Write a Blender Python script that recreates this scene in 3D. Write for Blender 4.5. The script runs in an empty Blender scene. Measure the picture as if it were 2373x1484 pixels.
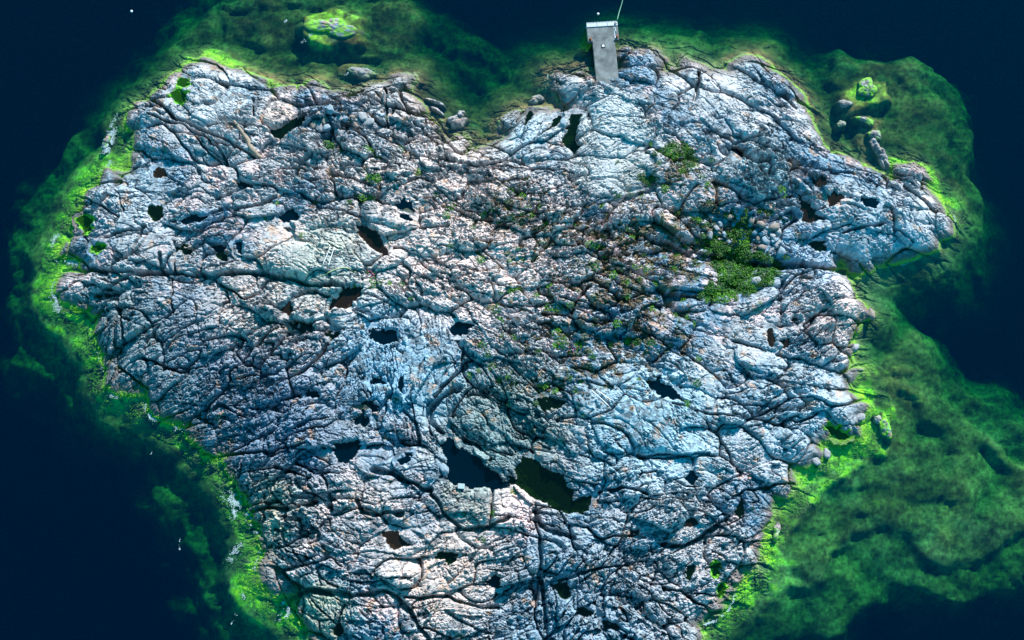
import bpy, math, numpy as np
from math import radians as RAD, pi as PI
S = bpy.context.scene
COL = S.collection
f4 = np.float32

# ------------------------------------------------------------------ camera, sky, sun, exposure
TILT = RAD(15.0); HF = RAD(50.0); DIST = 127.0
cam = bpy.data.cameras.new('camera'); camo = bpy.data.objects.new('camera', cam); COL.objects.link(camo)
cam.sensor_fit = 'HORIZONTAL'; cam.sensor_width = 36; cam.angle = HF
cam.clip_start = 1; cam.clip_end = 2000
camo.location = (0, -DIST*math.sin(TILT), DIST*math.cos(TILT)); camo.rotation_euler = (TILT, 0, 0)
S.camera = camo

SUN_EL = RAD(30.0); SUN_AZ = RAD(24.0)          # azimuth clockwise from +y (the top of the picture)
w = bpy.data.worlds.new('World'); S.world = w; w.use_nodes = True
nt = w.node_tree; nt.nodes.clear()
sky = nt.nodes.new('ShaderNodeTexSky'); sky.sky_type = 'NISHITA'; sky.sun_disc = False
sky.sun_elevation = SUN_EL; sky.sun_rotation = SUN_AZ; sky.ozone_density = 6.0; sky.air_density = 1.0; sky.dust_density = 0.3
hs = nt.nodes.new('ShaderNodeHueSaturation'); hs.inputs['Saturation'].default_value = 2.3; hs.inputs['Hue'].default_value = 0.452
bg = nt.nodes.new('ShaderNodeBackground'); bg.inputs['Strength'].default_value = 0.115
wo = nt.nodes.new('ShaderNodeOutputWorld')
nt.links.new(sky.outputs[0], hs.inputs['Color']); nt.links.new(hs.outputs[0], bg.inputs[0]); nt.links.new(bg.outputs[0], wo.inputs[0])
sl = bpy.data.lights.new('sun', 'SUN'); sl.energy = 5.0; sl.angle = RAD(0.5); sl.color = (1.0, 0.945, 0.885)
so = bpy.data.objects.new('sun', sl); COL.objects.link(so)
so.rotation_euler = (PI/2-SUN_EL, 0, PI-SUN_AZ)
so.location = (40, 80, 80)
S.view_settings.view_transform = 'Standard'; S.view_settings.look = 'None'
S.view_settings.exposure = 1.05; S.view_settings.gamma = 1; S.view_settings.use_curve_mapping = False

# ------------------------------------------------------------------ plan coordinates
ct, st = math.cos(TILT), math.sin(TILT); TH = math.tan(HF/2)
def W(p, z=0.0):
    """survey point (x, y read off the photograph, 2373 wide) -> plan metres on the level z"""
    p = np.asarray(p, float); q = p.reshape(-1, 2)
    xn = (q[:, 0]-1186.5)/1186.5*TH; yn = (742-q[:, 1])/1186.5*TH
    dx = xn; dy = yn*ct + st; dz = yn*st - ct
    t = (z-DIST*ct)/dz
    r = np.stack([dx*t, -DIST*st+dy*t], 1)
    return r.reshape(p.shape)
PX = 0.05            # about this many metres to a survey unit

# ------------------------------------------------------------------ numeric helpers
def rng(s): return np.random.default_rng(s)
def smooth(a, b, x):
    t = np.clip((x-a)/(b-a), 0, 1); return t*t*(3-2*t)
_T = {}
def noise(x, y, s, seed=0):
    """value noise in -1..1"""
    if seed not in _T: _T[seed] = rng(1000+seed).uniform(-1, 1, (256, 256)).astype(f4)
    T = _T[seed]
    x = x/s+100.37; y = y/s+57.11
    i = np.floor(x).astype(np.int32); j = np.floor(y).astype(np.int32)
    fx = (x-i).astype(f4); fy = (y-j).astype(f4)
    fx = fx*fx*fx*(fx*(fx*6-15)+10); fy = fy*fy*fy*(fy*(fy*6-15)+10)
    i0 = i & 255; i1 = (i+1) & 255; j0 = j & 255; j1 = (j+1) & 255
    a = T[i0, j0]; b = T[i1, j0]; c = T[i0, j1]; d = T[i1, j1]
    return (a+(b-a)*fx)*(1-fy)+(c+(d-c)*fx)*fy
def fbm(x, y, s, oct=4, seed=0, g=0.5):
    r = 0; a = 1; n = 0
    for k in range(oct):
        # each octave turned, so that no lattice direction shows
        ca, sa = math.cos(0.7*k+0.3), math.sin(0.7*k+0.3)
        r = r+a*noise(x*ca-y*sa, x*sa+y*ca, s, seed+k*17); n += a; a *= g; s *= 0.5
    return r/n
def seg_dist(x, y, P, closed):
    P = np.asarray(P, f4); Q = np.roll(P, -1, 0) if closed else P[1:]
    A = P if closed else P[:-1]
    d = np.full(x.shape, 1e9, f4)
    for (ax, ay), (bx, by) in zip(A, Q):
        ux, uy = bx-ax, by-ay; L = ux*ux+uy*uy+1e-9
        t = np.clip(((x-ax)*ux+(y-ay)*uy)/L, 0, 1)
        dd = (x-ax-t*ux)**2+(y-ay-t*uy)**2
        np.minimum(d, dd, out=d)
    return np.sqrt(d)
def inside(x, y, P):
    P = np.asarray(P, f4); Q = np.roll(P, -1, 0); r = np.zeros(x.shape, bool)
    for (ax, ay), (bx, by) in zip(P, Q):
        if ay == by: continue
        c = ((ay > y) != (by > y)) & (x < (bx-ax)*(y-ay)/(by-ay)+ax)
        r ^= c
    return r
def sdf(x, y, P):
    d = seg_dist(x, y, P, True); return np.where(inside(x, y, P), d, -d)
class Field:
    """a scalar on a coarse lattice, sampled bilinearly"""
    def __init__(s, fn, x0, x1, y0, y1, st):
        s.x0, s.y0, s.st = x0, y0, st
        xs = np.arange(x0, x1+st, st, dtype=f4); ys = np.arange(y0, y1+st, st, dtype=f4)
        X, Y = np.meshgrid(xs, ys, indexing='ij'); s.A = fn(X, Y).astype(f4)
    def __call__(s, x, y):
        u = np.clip((x-s.x0)/s.st, 0, s.A.shape[0]-1.001); v = np.clip((y-s.y0)/s.st, 0, s.A.shape[1]-1.001)
        i = u.astype(np.int32); j = v.astype(np.int32); a = (u-i).astype(f4); b = (v-j).astype(f4)
        A = s.A
        return (A[i, j]*(1-a)+A[i+1, j]*a)*(1-b)+(A[i, j+1]*(1-a)+A[i+1, j+1]*a)*b

# ------------------------------------------------------------------ survey: shoreline
COAST = [(408,158),(435,137),(472,129),(516,142),(536,158),(566,165),(603,179),(634,185),(668,196),(694,199),(705,189),(732,184),(753,196),(771,207),
(804,203),(842,199),(875,193),(896,188),(905,175),(925,169),(961,170),(971,190),(957,196),(958,216),(976,237),(996,252),(1020,282),(1029,299),(1018,310),
(1035,316),(1085,311),(1097,326),(1088,346),(1115,337),(1145,326),(1162,314),(1155,283),(1174,267),(1201,249),(1248,251),(1303,254),(1293,240),(1281,219),
(1269,190),(1272,163),(1290,160),(1317,161),(1352,152),(1376,160),(1400,166),(1428,150),(1432,116),(1451,106),(1476,108),(1510,110),(1533,120),(1530,128),(1549,135),
(1550,153),(1567,153),(1576,137),(1581,127),(1611,138),(1657,158),(1684,166),(1681,147),(1718,130),(1755,126),(1772,135),(1792,158),(1833,182),(1860,216),(1884,256),
(1897,297),(1914,334),(1961,357),(2011,381),(2055,403),(2066,383),(2085,375),(2116,376),(2146,391),(2163,418),(2156,432),(2176,455),(2200,488),(2213,514),(2206,548),
(2180,565),(2180,583),(2153,595),(2126,602),(2079,615),(2032,622),(2021,635),(1988,646),(1966,640),(1946,617),(1952,626),(1973,652),(1988,683),(2008,713),(2025,726),(2018,740),(1998,747),
(1991,770),(1978,784),(1988,807),(1981,831),(1988,848),(2006,855),(2004,865),(1991,875),(1978,898),(2008,922),(2024,932),(2026,951),(1998,971),(2006,994),(1998,1014),
(1927,1018),(1900,1027),(1915,1050),(1911,1069),(1888,1077),(1848,1097),(1854,1136),(1825,1152),(1801,1160),(1801,1183),(1770,1227),(1766,1254),(1762,1294),(1762,1325),
(1726,1329),(1707,1372),(1691,1408),(1652,1439),(1624,1451),(1626,1475),(1605,1560),(1500,1640),(1150,1680),(850,1640),(735,1570),(708,1484),(700,1451),(681,1423),(677,1386),(630,1380),
(602,1352),(590,1317),(610,1286),(594,1254),(590,1215),(567,1171),(551,1136),(527,1105),(515,1069),(472,1053),(464,1030),(417,990),(378,975),(341,942),(337,922),(290,915),
(256,912),(246,898),(249,858),(236,814),(216,787),(219,747),(199,720),(162,713),(148,704),(126,679),(135,649),(148,629),(186,624),(183,606),(138,597),(142,575),(165,548),
(170,520),(175,499),(189,465),(216,428),(236,408),(246,388),(296,394),(303,357),(308,310),(290,287),(303,243),(345,229),(357,209),(381,182)]
CW = W(COAST)
dfield = Field(lambda x, y: sdf(x, y, CW), -85, 85, -60, 66, 0.25)
def base_of_d(d): return 2.9*(1-np.exp(-np.maximum(d, 0)/4.2))
def Wl(p):
    """as W, on the mean level of the land there"""
    p = np.asarray(p, float); q = p.reshape(-1, 2); out = W(q)
    for k in range(3):
        z = base_of_d(dfield(out[:, 0].astype(f4), out[:, 1].astype(f4)))
        out = np.stack([W(q[i], float(z[i])) for i in range(len(q))])
    return out.reshape(p.shape)

# ------------------------------------------------------------------ survey: the grain of the rock (degrees, anticlockwise)
ORI = [(400,280,-35),(600,200,-25),(300,450,-18),(500,420,-20),(350,600,5),(450,540,25),(700,600,-20),(900,350,-20),(1100,420,-15),(1250,290,35),(1400,450,20),(1550,220,-30),
(1750,280,-35),(1900,380,-35),(2050,500,-30),(1900,570,-5),(1620,620,-3),(1800,680,25),(1900,780,30),(1450,800,-15),(1700,850,-25),(1900,900,-10),(1800,960,10),(1550,1000,-40),
(1200,900,-40),(1100,1000,-45),(950,850,80),(600,800,30),(450,950,20),(600,1050,30),(750,1150,-25),(950,1230,20),(1150,1200,10),(1300,1180,-30),(1450,1180,25),(1650,1150,-15),
(1600,1280,25),(1350,1350,60),(1000,1350,30),(850,1400,-20),(750,1450,-45),(1500,1430,-30),(280,650,-15),(250,800,60),(1050,600,-15),(1250,550,10)]
OW = Wl([(a, b) for a, b, c in ORI]); OA = np.array([RAD(c) for a, b, c in ORI])
def orient(x, y):
    d = (x[..., None]-OW[:, 0])**2+(y[..., None]-OW[:, 1])**2
    wt = 1/(d+4.0)**1.6
    return 0.5*np.arctan2((wt*np.sin(2*OA)).sum(-1), (wt*np.cos(2*OA)).sum(-1))

def vor(x, y, s, seed, elong=2.0, wob=0.35):
    """blocks drawn out along the grain: border width in metres, block number, its neighbour, place inside the block"""
    R = rng(seed)
    i0 = int(math.floor(x.min()/s))-3; i1 = int(math.floor(x.max()/s))+4
    j0 = int(math.floor(y.min()/s))-3; j1 = int(math.floor(y.max()/s))+4
    nx, ny = i1-i0, j1-j0
    sx = ((np.arange(nx)[:, None]+i0+R.uniform(0.05, .95, (nx, ny)))*s).ravel().astype(f4)
    sy = ((np.arange(ny)[None, :]+j0+R.uniform(0.05, .95, (nx, ny)))*s).ravel().astype(f4)
    th = orient(sx, sy)+R.normal(0, wob, nx*ny)
    e = np.sqrt(np.clip(elong*R.lognormal(0, .25, nx*ny), 1, 3.4)); sz = s*R.uniform(.7, 1.35, nx*ny)
    cu = (np.cos(th)/(e*sz)).astype(f4); su = (np.sin(th)/(e*sz)).astype(f4)
    cv = (np.cos(th)*e/sz).astype(f4); sv = (np.sin(th)*e/sz).astype(f4)
    gi = np.floor(x/s).astype(np.int32)-i0; gj = np.floor(y/s).astype(np.int32)-j0
    F1 = np.full(x.shape, 1e9, f4); F2 = F1.copy(); I1 = np.zeros(x.shape, np.int32); I2 = I1.copy()
    for di in range(-2, 3):
        for dj in range(-2, 3):
            k = np.clip(gi+di, 0, nx-1)*ny+np.clip(gj+dj, 0, ny-1)
            dx = x-sx[k]; dy = y-sy[k]
            d = (dx*cu[k]+dy*su[k])**2+(dy*cv[k]-dx*sv[k])**2
            m = d < F1; m2 = (~m) & (d < F2)
            F2 = np.where(m, F1, np.where(m2, d, F2)); I2 = np.where(m, I1, np.where(m2, k, I2))
            F1 = np.where(m, d, F1); I1 = np.where(m, k, I1)
    dx = x-sx[I1]; dy = y-sy[I1]
    u = dx*cu[I1]+dy*su[I1]; v = dy*cv[I1]-dx*sv[I1]
    e1 = (np.sqrt(F2)-np.sqrt(F1))*0.5*s*0.8
    return e1, I1, I2, u, v
def hsh(i, seed):
    a = (i.astype(np.int64)*2654435761+seed*40503*977) & 0xffffffff
    a = ((a ^ (a >> 15))*2246822519) & 0xffffffff; a = ((a ^ (a >> 13))*3266489917) & 0xffffffff
    return ((a ^ (a >> 16)) & 0xffffff).astype(f4)/f4(0xffffff)
def pair(i, j, seed): return hsh(np.minimum(i, j)*7919+np.maximum(i, j), seed)

# ------------------------------------------------------------------ survey: big slabs one can name: x, y, half length, half width, angle, rise, smoothness
SLABS = [(560,240,75,34,-12,.5,.8),(640,262,34,30,-20,.7,.95),(480,215,45,25,-10,.3,.5),(690,215,40,22,10,.4,.3),(570,335,22,45,-30,.2,.4),(335,280,36,18,15,.5,.8),(450,345,60,16,-38,.4,.4),
(400,330,70,16,-38,.4,.4),(480,410,80,30,-8,.4,.6),(610,400,55,28,0,.5,.5),(290,470,45,26,-30,.2,.5),(430,480,40,25,20,.4,.5),(590,470,55,30,0,.4,.5),(300,520,40,22,15,.4,.6),
(600,540,40,45,-20,.6,.7),(520,535,55,18,30,.4,.5),(360,575,40,30,40,.5,.7),(430,605,30,28,20,.4,.5),(520,612,65,18,-3,.4,.4),(730,610,105,28,-8,.8,.6),(800,580,60,26,-20,.6,.6),(900,608,48,15,15,.6,.8),
(745,650,26,20,-35,.4,.7),(640,690,70,34,-18,.6,.7),(690,710,60,30,-20,.5,.6),(560,650,40,20,-25,.3,.3),(240,645,65,18,-8,.5,.4),(350,690,55,28,10,.4,.4),(480,700,30,30,20,.3,.3),
(930,830,85,75,70,.7,.55),(1010,900,50,35,60,.5,.5),(970,1085,40,34,0,.7,.75),(1075,1150,62,32,-12,.5,.9),(1185,1172,48,32,-25,.9,.97),(1130,985,55,28,-40,.4,.5),(1180,1060,45,22,-35,.4,.6),
(1340,1080,50,36,-20,.5,.6),(1510,985,110,46,-8,.7,.85),(1600,1020,60,30,-20,.5,.7),(1420,1010,45,26,-10,.4,.5),(1400,400,80,30,0,.4,.85),(1430,270,42,60,10,.3,.9),(1415,335,60,26,0,.3,.9),(1330,400,70,18,-8,.3,.6),
(1240,270,38,18,40,.5,.8),(1210,315,45,24,20,.5,.7),(1260,350,45,20,-10,.4,.6),(1490,170,45,20,-12,.5,.3),(1310,190,40,22,-25,.6,.6),(1620,180,40,16,-30,.5,.6),(1720,200,60,22,-30,.4,.6),
(1780,180,60,16,-38,.5,.6),(1650,240,60,26,-10,.4,.6),(1760,300,70,26,-30,.4,.5),(1860,300,30,60,25,.4,.5),(1750,395,60,42,-20,.6,.4),(1900,370,65,22,-15,.5,.7),(2000,440,60,26,-20,.6,.6),
(1880,440,45,20,-40,.4,.5),(1950,500,50,22,20,.4,.3),(2130,520,50,36,-30,.5,.3),(1870,530,80,16,18,.6,.7),(1990,560,80,24,-12,.4,.4),(1570,620,82,20,-3,.8,.55),(1570,650,80,18,0,.5,.5),
(1560,510,60,14,-30,.8,.6),(1500,530,50,14,-12,.8,.6),(1930,660,45,36,30,.6,.7),(1980,720,45,20,0,.7,.9),(1860,710,60,22,20,.5,.5),(1960,765,30,28,0,.6,.7),(1700,760,90,20,-25,.4,.3),
(1760,830,60,20,-20,.4,.4),(1880,870,60,22,-10,.5,.6),(1900,910,70,20,-10,.5,.6),(1760,920,60,24,0,.4,.5),(1600,870,60,20,-30,.4,.4),(1970,960,38,20,15,.6,.8),(1800,1020,60,24,-15,.4,.5),
(1720,1040,50,34,-10,.5,.6),(1640,1090,50,26,0,.4,.5),(1480,1230,35,26,10,.5,.6),(1415,1215,38,30,20,.5,.7),(1350,1260,50,24,-35,.6,.6),(1295,1260,40,40,40,.7,.7),(1240,1275,20,30,5,.7,.8),
(1330,1195,28,20,-20,.5,.7),(1570,1300,20,18,20,.4,.7),(1600,1235,30,12,20,.4,.6),(1110,1380,34,17,8,.6,.8),(950,1250,75,20,22,.4,.5),(870,1285,60,22,25,.5,.7),(820,1220,40,22,30,.4,.6),
(890,1140,50,30,20,.5,.5),(1020,1340,60,26,20,.4,.5),(1060,1420,60,30,10,.4,.6),(860,1440,60,28,-10,.5,.5),(740,1410,40,30,-20,.5,.4),(1190,1440,40,55,15,.5,.5),(1445,1420,34,32,10,.5,.5),
(650,1240,34,22,-10,.4,.7),(700,960,60,34,20,.4,.4),(800,1000,50,24,10,.4,.6),(620,900,45,28,30,.3,.3),(500,860,50,30,10,.3,.2),(420,800,40,30,40,.3,.3),(760,890,40,24,35,.3,.3),(840,590,50,20,-30,.4,.6),
(1620,1430,30,16,20,.4,.8),(1640,1400,40,14,-30,.4,.6),(1075,620,40,22,0,.3,.5),(1000,560,45,26,15,.4,.6),(1090,540,40,24,-10,.4,.6),(900,500,60,20,-10,.4,.5),(780,500,50,24,10,.4,.5)]

# ------------------------------------------------------------------ survey: open joints (half width in metres, then points)
CRACKS = [(.20,(148,625),(236,627),(337,637),(455,634),(603,635),(674,652),(740,662),(800,666)),(.18,(219,686),(243,669),(303,642),(337,637)),(.12,(401,649),(398,690),(401,720)),
(.16,(273,713),(280,747),(290,797)),(.16,(263,612),(300,595),(320,558),(330,525)),(.14,(246,548),(300,535),(337,527)),(.13,(405,561),(404,600),(408,633)),(.12,(371,588),(374,632)),
(.18,(354,236),(405,270),(479,303),(539,337),(590,368)),(.15,(344,266),(421,287),(489,324),(526,378)),(.12,(590,229),(592,270)),(.16,(546,487),(590,478),(640,460)),(.16,(405,514),(472,504),(516,484)),
(.14,(509,652),(566,693),(600,683),(624,652)),(.26,(678,1393),(715,1366),(769,1374),(829,1383),(887,1373),(917,1386),(937,1406),(964,1440),(994,1484),(1020,1540)),(.16,(940,1386),(1038,1386),(1099,1406),(1153,1410)),
(.22,(1239,1203),(1253,1247),(1256,1289),(1253,1327),(1258,1400),(1265,1470)),(.15,(1256,1315),(1306,1339),(1380,1321),(1439,1312)),(.22,(1542,1262),(1584,1265),(1631,1241),(1672,1206),(1714,1188)),
(.13,(1377,1244),(1492,1244)),(.18,(1542,1368),(1578,1368),(1616,1398),(1666,1418)),(.12,(1636,975),(1671,1018),(1703,1081)),(.26,(1061,900),(1020,925),(996,953),(996,977),(1017,1001),(1046,1024)),
(.12,(1070,807),(1070,848),(1043,882),(1006,919)),(.18,(1623,168),(1617,209),(1607,236)),(.18,(1715,162),(1762,195),(1809,216),(1843,253)),(.2,(1684,342),(1746,376),(1783,376)),
(.32,(1748,608),(1829,615),(1903,619),(1955,630)),(.16,(1866,770),(1893,733),(1935,735)),(.16,(1367,666),(1340,700),(1323,726)),(.12,(1252,726),(1350,743),(1424,753)),
(.24,(863,1090),(916,1102),(958,1122),(996,1134)),(.2,(996,1146),(1035,1196),(1064,1220)),(.24,(830,1158),(836,1182),(869,1193),(928,1190)),(.24,(1058,1226),(1135,1226),(1177,1199)),
(.26,(1236,1185),(1254,1211),(1272,1229),(1331,1247)),(.16,(472,1057),(590,1050),(708,1030)),(.2,(590,1183),(669,1175),(728,1168)),(.12,(890,205),(896,250),(902,296)),(.18,(1023,320),(1068,359),(1085,350)),
(.15,(768,400),(827,421),(857,430)),(.11,(1068,385),(1174,391),(1263,394),(1334,409)),(.25,(1480,545),(1545,560),(1600,580)),(.25,(1520,675),(1570,690),(1620,690)),
(.14,(740,240),(780,225),(840,210)),(.14,(640,330),(700,290),(760,250)),(.12,(1480,1060),(1560,1060),(1640,1050)),(.12,(1360,1150),(1440,1130),(1500,1145)),(.14,(1700,1150),(1760,1130),(1840,1120)),
(.13,(640,760),(560,830),(520,900),(470,950)),(.12,(760,800),(700,860),(640,890)),(.16,(330,830),(420,860),(480,850)),(.13,(560,1100),(640,1080),(720,1110)),(.12,(1330,560),(1400,600),(1460,590)),
(.14,(1640,300),(1700,330),(1760,320)),(.14,(1950,540),(2050,520),(2110,560)),(.13,(1700,960),(1800,985),(1900,960)),(.13,(1560,940),(1640,960),(1760,975))]

# ------------------------------------------------------------------ survey: rock pools: kind (n navy, b brown, g green), outline or ellipse, what sets it apart
def E(x, y, a, b, ang=0): return ('e', x, y, a, b, ang)
def PL(ox, oy, sc, *pts): return [(ox+x/sc, oy+y/sc) for x, y in pts]
POOLS = [
('n', PL(1000,980,5.93,(110,290),(230,240),(380,350),(450,400),(600,480),(740,600),(860,660),(930,720),(1010,830),(1040,870),(850,910),(700,870),(560,920),(450,870),(300,850),(200,780),(240,700),(190,560),(200,480),(130,400)), 'large dark blue rock pool with a pale square block on its lower edge'),
('g', PL(1000,980,5.93,(1240,500),(1380,500),(1500,580),(1700,640),(1760,680),(1870,770),(1860,850),(1950,920),(1960,1050),(2030,990),(2100,1010),(2180,1010),(2130,1180),(2060,1230),(2150,1270),(1960,1230),(1750,1220),(1600,1150),(1500,1080),(1350,1000),(1220,920),(1100,830),(1060,720),(1140,760),(1150,640)), 'largest rock pool, dark green with jagged pale rim'),
('n', PL(750,900,3.373,(70,430),(280,390),(260,500),(230,570),(130,570)), 'navy rock pool well left of the two largest pools'),
('b', PL(750,900,3.373,(440,1130),(560,1140),(680,1220),(540,1270),(480,1220)), 'brown rock pool among pale slabs in the lower left of the islet'),
('b', PL(750,450,2.966,(230,210),(370,260),(380,310),(440,420),(380,410),(280,310),(240,270)), 'long reddish brown pool running down towards green moss'),
('b', PL(750,450,2.966,(40,770),(160,640),(280,640),(260,690),(200,740),(130,780),(40,790)), 'brown pool below the pink flower clump'),
('g', E(770,775,17,9), 'small oval pool with clear green bottom'),
('b', E(704,752,28,11,-5), 'flat brown pool just below the long crack on the left'),
('b', E(666,716,13,10), 'small round brown pool above the flat brown one'),
('n', PL(750,450,2.966,(310,940),(500,930),(505,1010),(420,1040),(340,1000)), 'dark pool at the left edge of the smooth blue rock'),
('n', E(1070,762,22,14), 'dark round pool at the top of the smooth blue rock'),
('n', E(940,482,18,12,-30), 'navy pool on the pale upper slabs'),
('n', E(943,511,9,5,-20), 'tiny navy pool just below another navy one'),
('g', E(357,492,18,13,-10), 'dark green pool under a bright slab on the left'),
('g', PL(700,0,3.373,(2110,920),(2180,920),(2165,1020),(2140,1090),(2180,1130),(2130,1180),(2060,1145),(2010,1130),(2060,1040)), 'upright mossy green pool left below the jetty'),
('g', E(1222,276,6,13,-30), 'narrow green pool in a fold of smooth rock near the notch'),
('g', E(1276,296,26,6,35), 'slit of green water beside the upright mossy pool'),
('n', E(1710,348,17,9,-30), 'square cut dark hole of water right of the green bushes'),
('b', [(1853,448),(1872,466),(1897,500),(1907,511),(1872,511),(1856,486)], 'brown triangular pool on the eastern head'),
('b', E(1935,463,13,17,-20), 'upright brown pool right of the triangular one'),
('b', E(1900,423,18,9,-20), 'flat brown pool above the triangular one'),
('n', [(1493,884),(1528,878),(1577,925),(1560,932),(1518,912)], 'slanting navy pool above the smooth pale slab'),
('g', E(1275,936,26,13), 'shaded brownish green pool right of the dark fissure'),
('g', PL(1100,1150,3.39,(620,700),(660,680),(730,680),(750,730),(785,780),(770,810),(710,815),(650,770)), 'angular green pool near the bottom of the islet'),
('g', E(1357,1421,20,9,-25), 'shallow green pool below the angular one'),
('g', E(1719,1173,9,24,-5), 'upright green pool close to the lower right shore'),
('n', E(1604,1112,14,11), 'round dark pool among blue grey blocks on the lower right'),
('b', E(1601,1209,14,8,15), 'small brown pool beside the slanting joint on the lower right'),
('g', E(1601,1324,10,15,-10), 'wedge of dark green water near the lower right shore'),
('b', E(1469,1233,11,8), 'small brown pool between two rounded slabs'),
('b', E(1785,787,6,18), 'narrow upright brown pool on the lower head'),
('b', E(1821,796,12,7,-25), 'brown pool touching the narrow upright one'),
('b', E(1843,740,10,7), 'little brown pool in the middle of the lower head'),
('g', E(1035,1288,18,14,-20), 'greenish black pool below the pink slab'),
('n', E(1143,1345,20,11,20), 'dark blue pool holding a pale splinter of rock'),
('n', E(940,1066,12,9,20), 'little dark pool on the left of the round slab'),
('n', E(850,944,22,13,-10), 'dark pool left of the fissure in the blue rock'),
('n', E(836,973,14,17,-15), 'dark pool joined below another left of the fissure'),
('n', E(876,885,14,8,-20), 'ragged dark pit in the blue rock'),
('n', E(932,895,4,15), 'upright dark slit in the blue rock'),
('n', E(674,500,18,13,-20), 'navy pool right of the bright flat slabs'),
('g', E(425,578,17,9), 'four sided green pool on the left of the islet'),
('g', E(516,595,12,8), 'green pool nearest above the long crack'),
('n', E(502,571,15,8,-20), 'dark pool beside a leaning block above the long crack'),
('n', E(450,508,24,7,10), 'long dark pool under a shaded ledge'),
('n', E(556,575,8,12), 'deep upright pocket of dark water by a tall pale slab'),
('v', E(199,517,15,18,20), 'bright green pool on the western shore'),
('v', E(229,575,10,6,20), 'little bright green pool near the western tip'),
('v', E(416,224,15,12,10), 'dark pool ringed with bright green weed in the upper left'),
('v', E(425,192,15,6,-10), 'smaller pool with bright green weed in the upper left'),
('g', [(625,306),(668,284),(722,262),(704,288),(652,316)], 'long slanting green pool under the smooth boulder'),
('b', E(371,401,11,9,-30), 'small brown pool on the upper left slabs'),
('n', E(570,428,13,8,-10), 'small black pit in a pale slab'),
('g', E(1897,568,17,11), 'mossy dark hollow of water on the eastern head'),
('n', E(2011,474,15,9,-20), 'dark pool far out on the eastern head'),
('v', E(1660,1318,5,15,-15), 'upright slit edged in bright green on the lower right'),
('v', E(1672,1366,4,12,-10), 'lower of two slits edged in bright green'),
('v', E(1939,1000,22,9,-20), 'bright green pool behind brown shore boulders'),
('g', E(779,1460,13,8), 'green pool in the bottom left corner of the rock'),
('n', E(1477,1407,13,5), 'short dark slit near the bottom edge'),
('n', E(1432,1134,13,5,10), 'dark slit right of the largest pool'),
('g', E(1422,1452,16,8,-20), 'shallow green pool at the bottom edge'),
('n', E(640,945,9,5,-15), 'dark pit in the stained rock on the lower left'),
('n', E(728,910,14,7,-20), 'dark pit above the stained rock on the lower left'),
]
# bright water of the reefs: outline, depth inside, feather (m)
REEFS = [([(360,110),(430,60),(520,10),(600,-40),(760,-60),(900,-20),(980,30),(950,90),(900,130),(820,150),(720,130),(600,150),(480,150),(400,160)],1.5,5.5),
([(690,45),(760,28),(840,40),(850,85),(770,105),(700,90)],.25,3.0),
([(740,150),(840,140),(920,140),(1000,170),(1080,220),(1200,210),(1260,160),(1350,110),(1400,150),(1300,260),(1180,270),(1100,330),(1000,270),(900,200),(760,200)],2.3,5.5),
([(790,150),(860,140),(890,170),(850,190),(790,185)],.5,2.2),
([(1020,240),(1100,250),(1110,330),(1010,310)],1.2,2.2),
([(1540,70),(1620,50),(1660,100),(1620,140),(1560,140)],2.4,4.5),
([(1690,110),(1780,115),(1820,150),(1880,220),(1930,300),(1990,360),(1880,300),(1800,180)],1.5,3.0),
([(1935,170),(1975,130),(2030,115),(2100,125),(2150,165),(2170,220),(2210,290),(2240,370),(2250,460),(2235,530),(2210,600),(2170,580),(2205,520),(2160,420),(2080,360),(2010,330),(1950,290),(1925,230)],1.5,3.4),
([(1975,180),(2030,180),(2040,230),(1990,240),(1950,265),(1935,235)],.35,1.8),
([(1990,260),(2040,270),(2070,370),(2040,380),(1990,310)],.6,1.8),
([(345,200),(330,250),(270,290),(240,380),(190,460),(140,540),(90,580),(95,700),(130,760),(190,840),(230,900),(300,950),(260,900),(220,750),(150,680),(170,540),(230,420),(300,300)],1.25,7.0),
([(300,950),(380,1000),(440,1060),(480,1150),(530,1240),(560,1330),(640,1440),(680,1520),(720,1500),(600,1330),(590,1230),(540,1120),(440,1020),(350,940)],1.2,6.5),
([(2000,830),(2140,790),(2260,900),(2420,980),(2420,1340),(2250,1400),(2080,1360),(1960,1450),(1800,1500),(1660,1530),(1640,1460),(1760,1300),(1860,1100),(1990,1000)],2.1,4.5),
([(340,150),(420,-30),(960,-40),(1090,60),(1270,120),(1380,100),(1480,60),(1650,40),(1690,120),(1400,200),(1300,250),(1100,300),(900,200),(600,170)],4.2,4.0),
([(1900,150),(1990,105),(2120,110),(2190,180),(2260,290),(2285,400),(2275,520),(2230,630),(2120,640),(2200,520),(2100,390),(1950,300)],2.3,3.5),
([(330,210),(170,280),(60,430),(0,600),(10,800),(120,920),(260,1020),(380,1150),(430,1300),(480,1480),(620,1500),(560,1250),(400,1000),(240,880),(160,700),(180,540),(250,400)],3.0,5.0),
([(1990,850),(2060,810),(2110,790),(2170,880),(2230,950),(2300,1020),(2360,1100),(2400,1230),(2340,1270),(2260,1300),(2190,1290),(2100,1230),(1990,1250),(1930,1290),(1900,1360),(1800,1380),(1700,1450),(1650,1520),(1620,1470),(1720,1320),(1780,1210),(1860,1100),(1990,1000)],1.2,5.5),
([(2000,930),(2070,960),(2060,1040),(1960,1100),(1860,1160),(1800,1280),(1740,1350),(1640,1450),(1620,1440),(1700,1340),(1780,1200),(1850,1090),(1990,1010)],.55,3.2),
([(2260,1120),(2340,1080),(2420,1100),(2420,1230),(2300,1200)],1.3,3.0),
([(2040,860),(2090,850),(2100,930),(2010,940)],1.0,3.0)]
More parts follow.
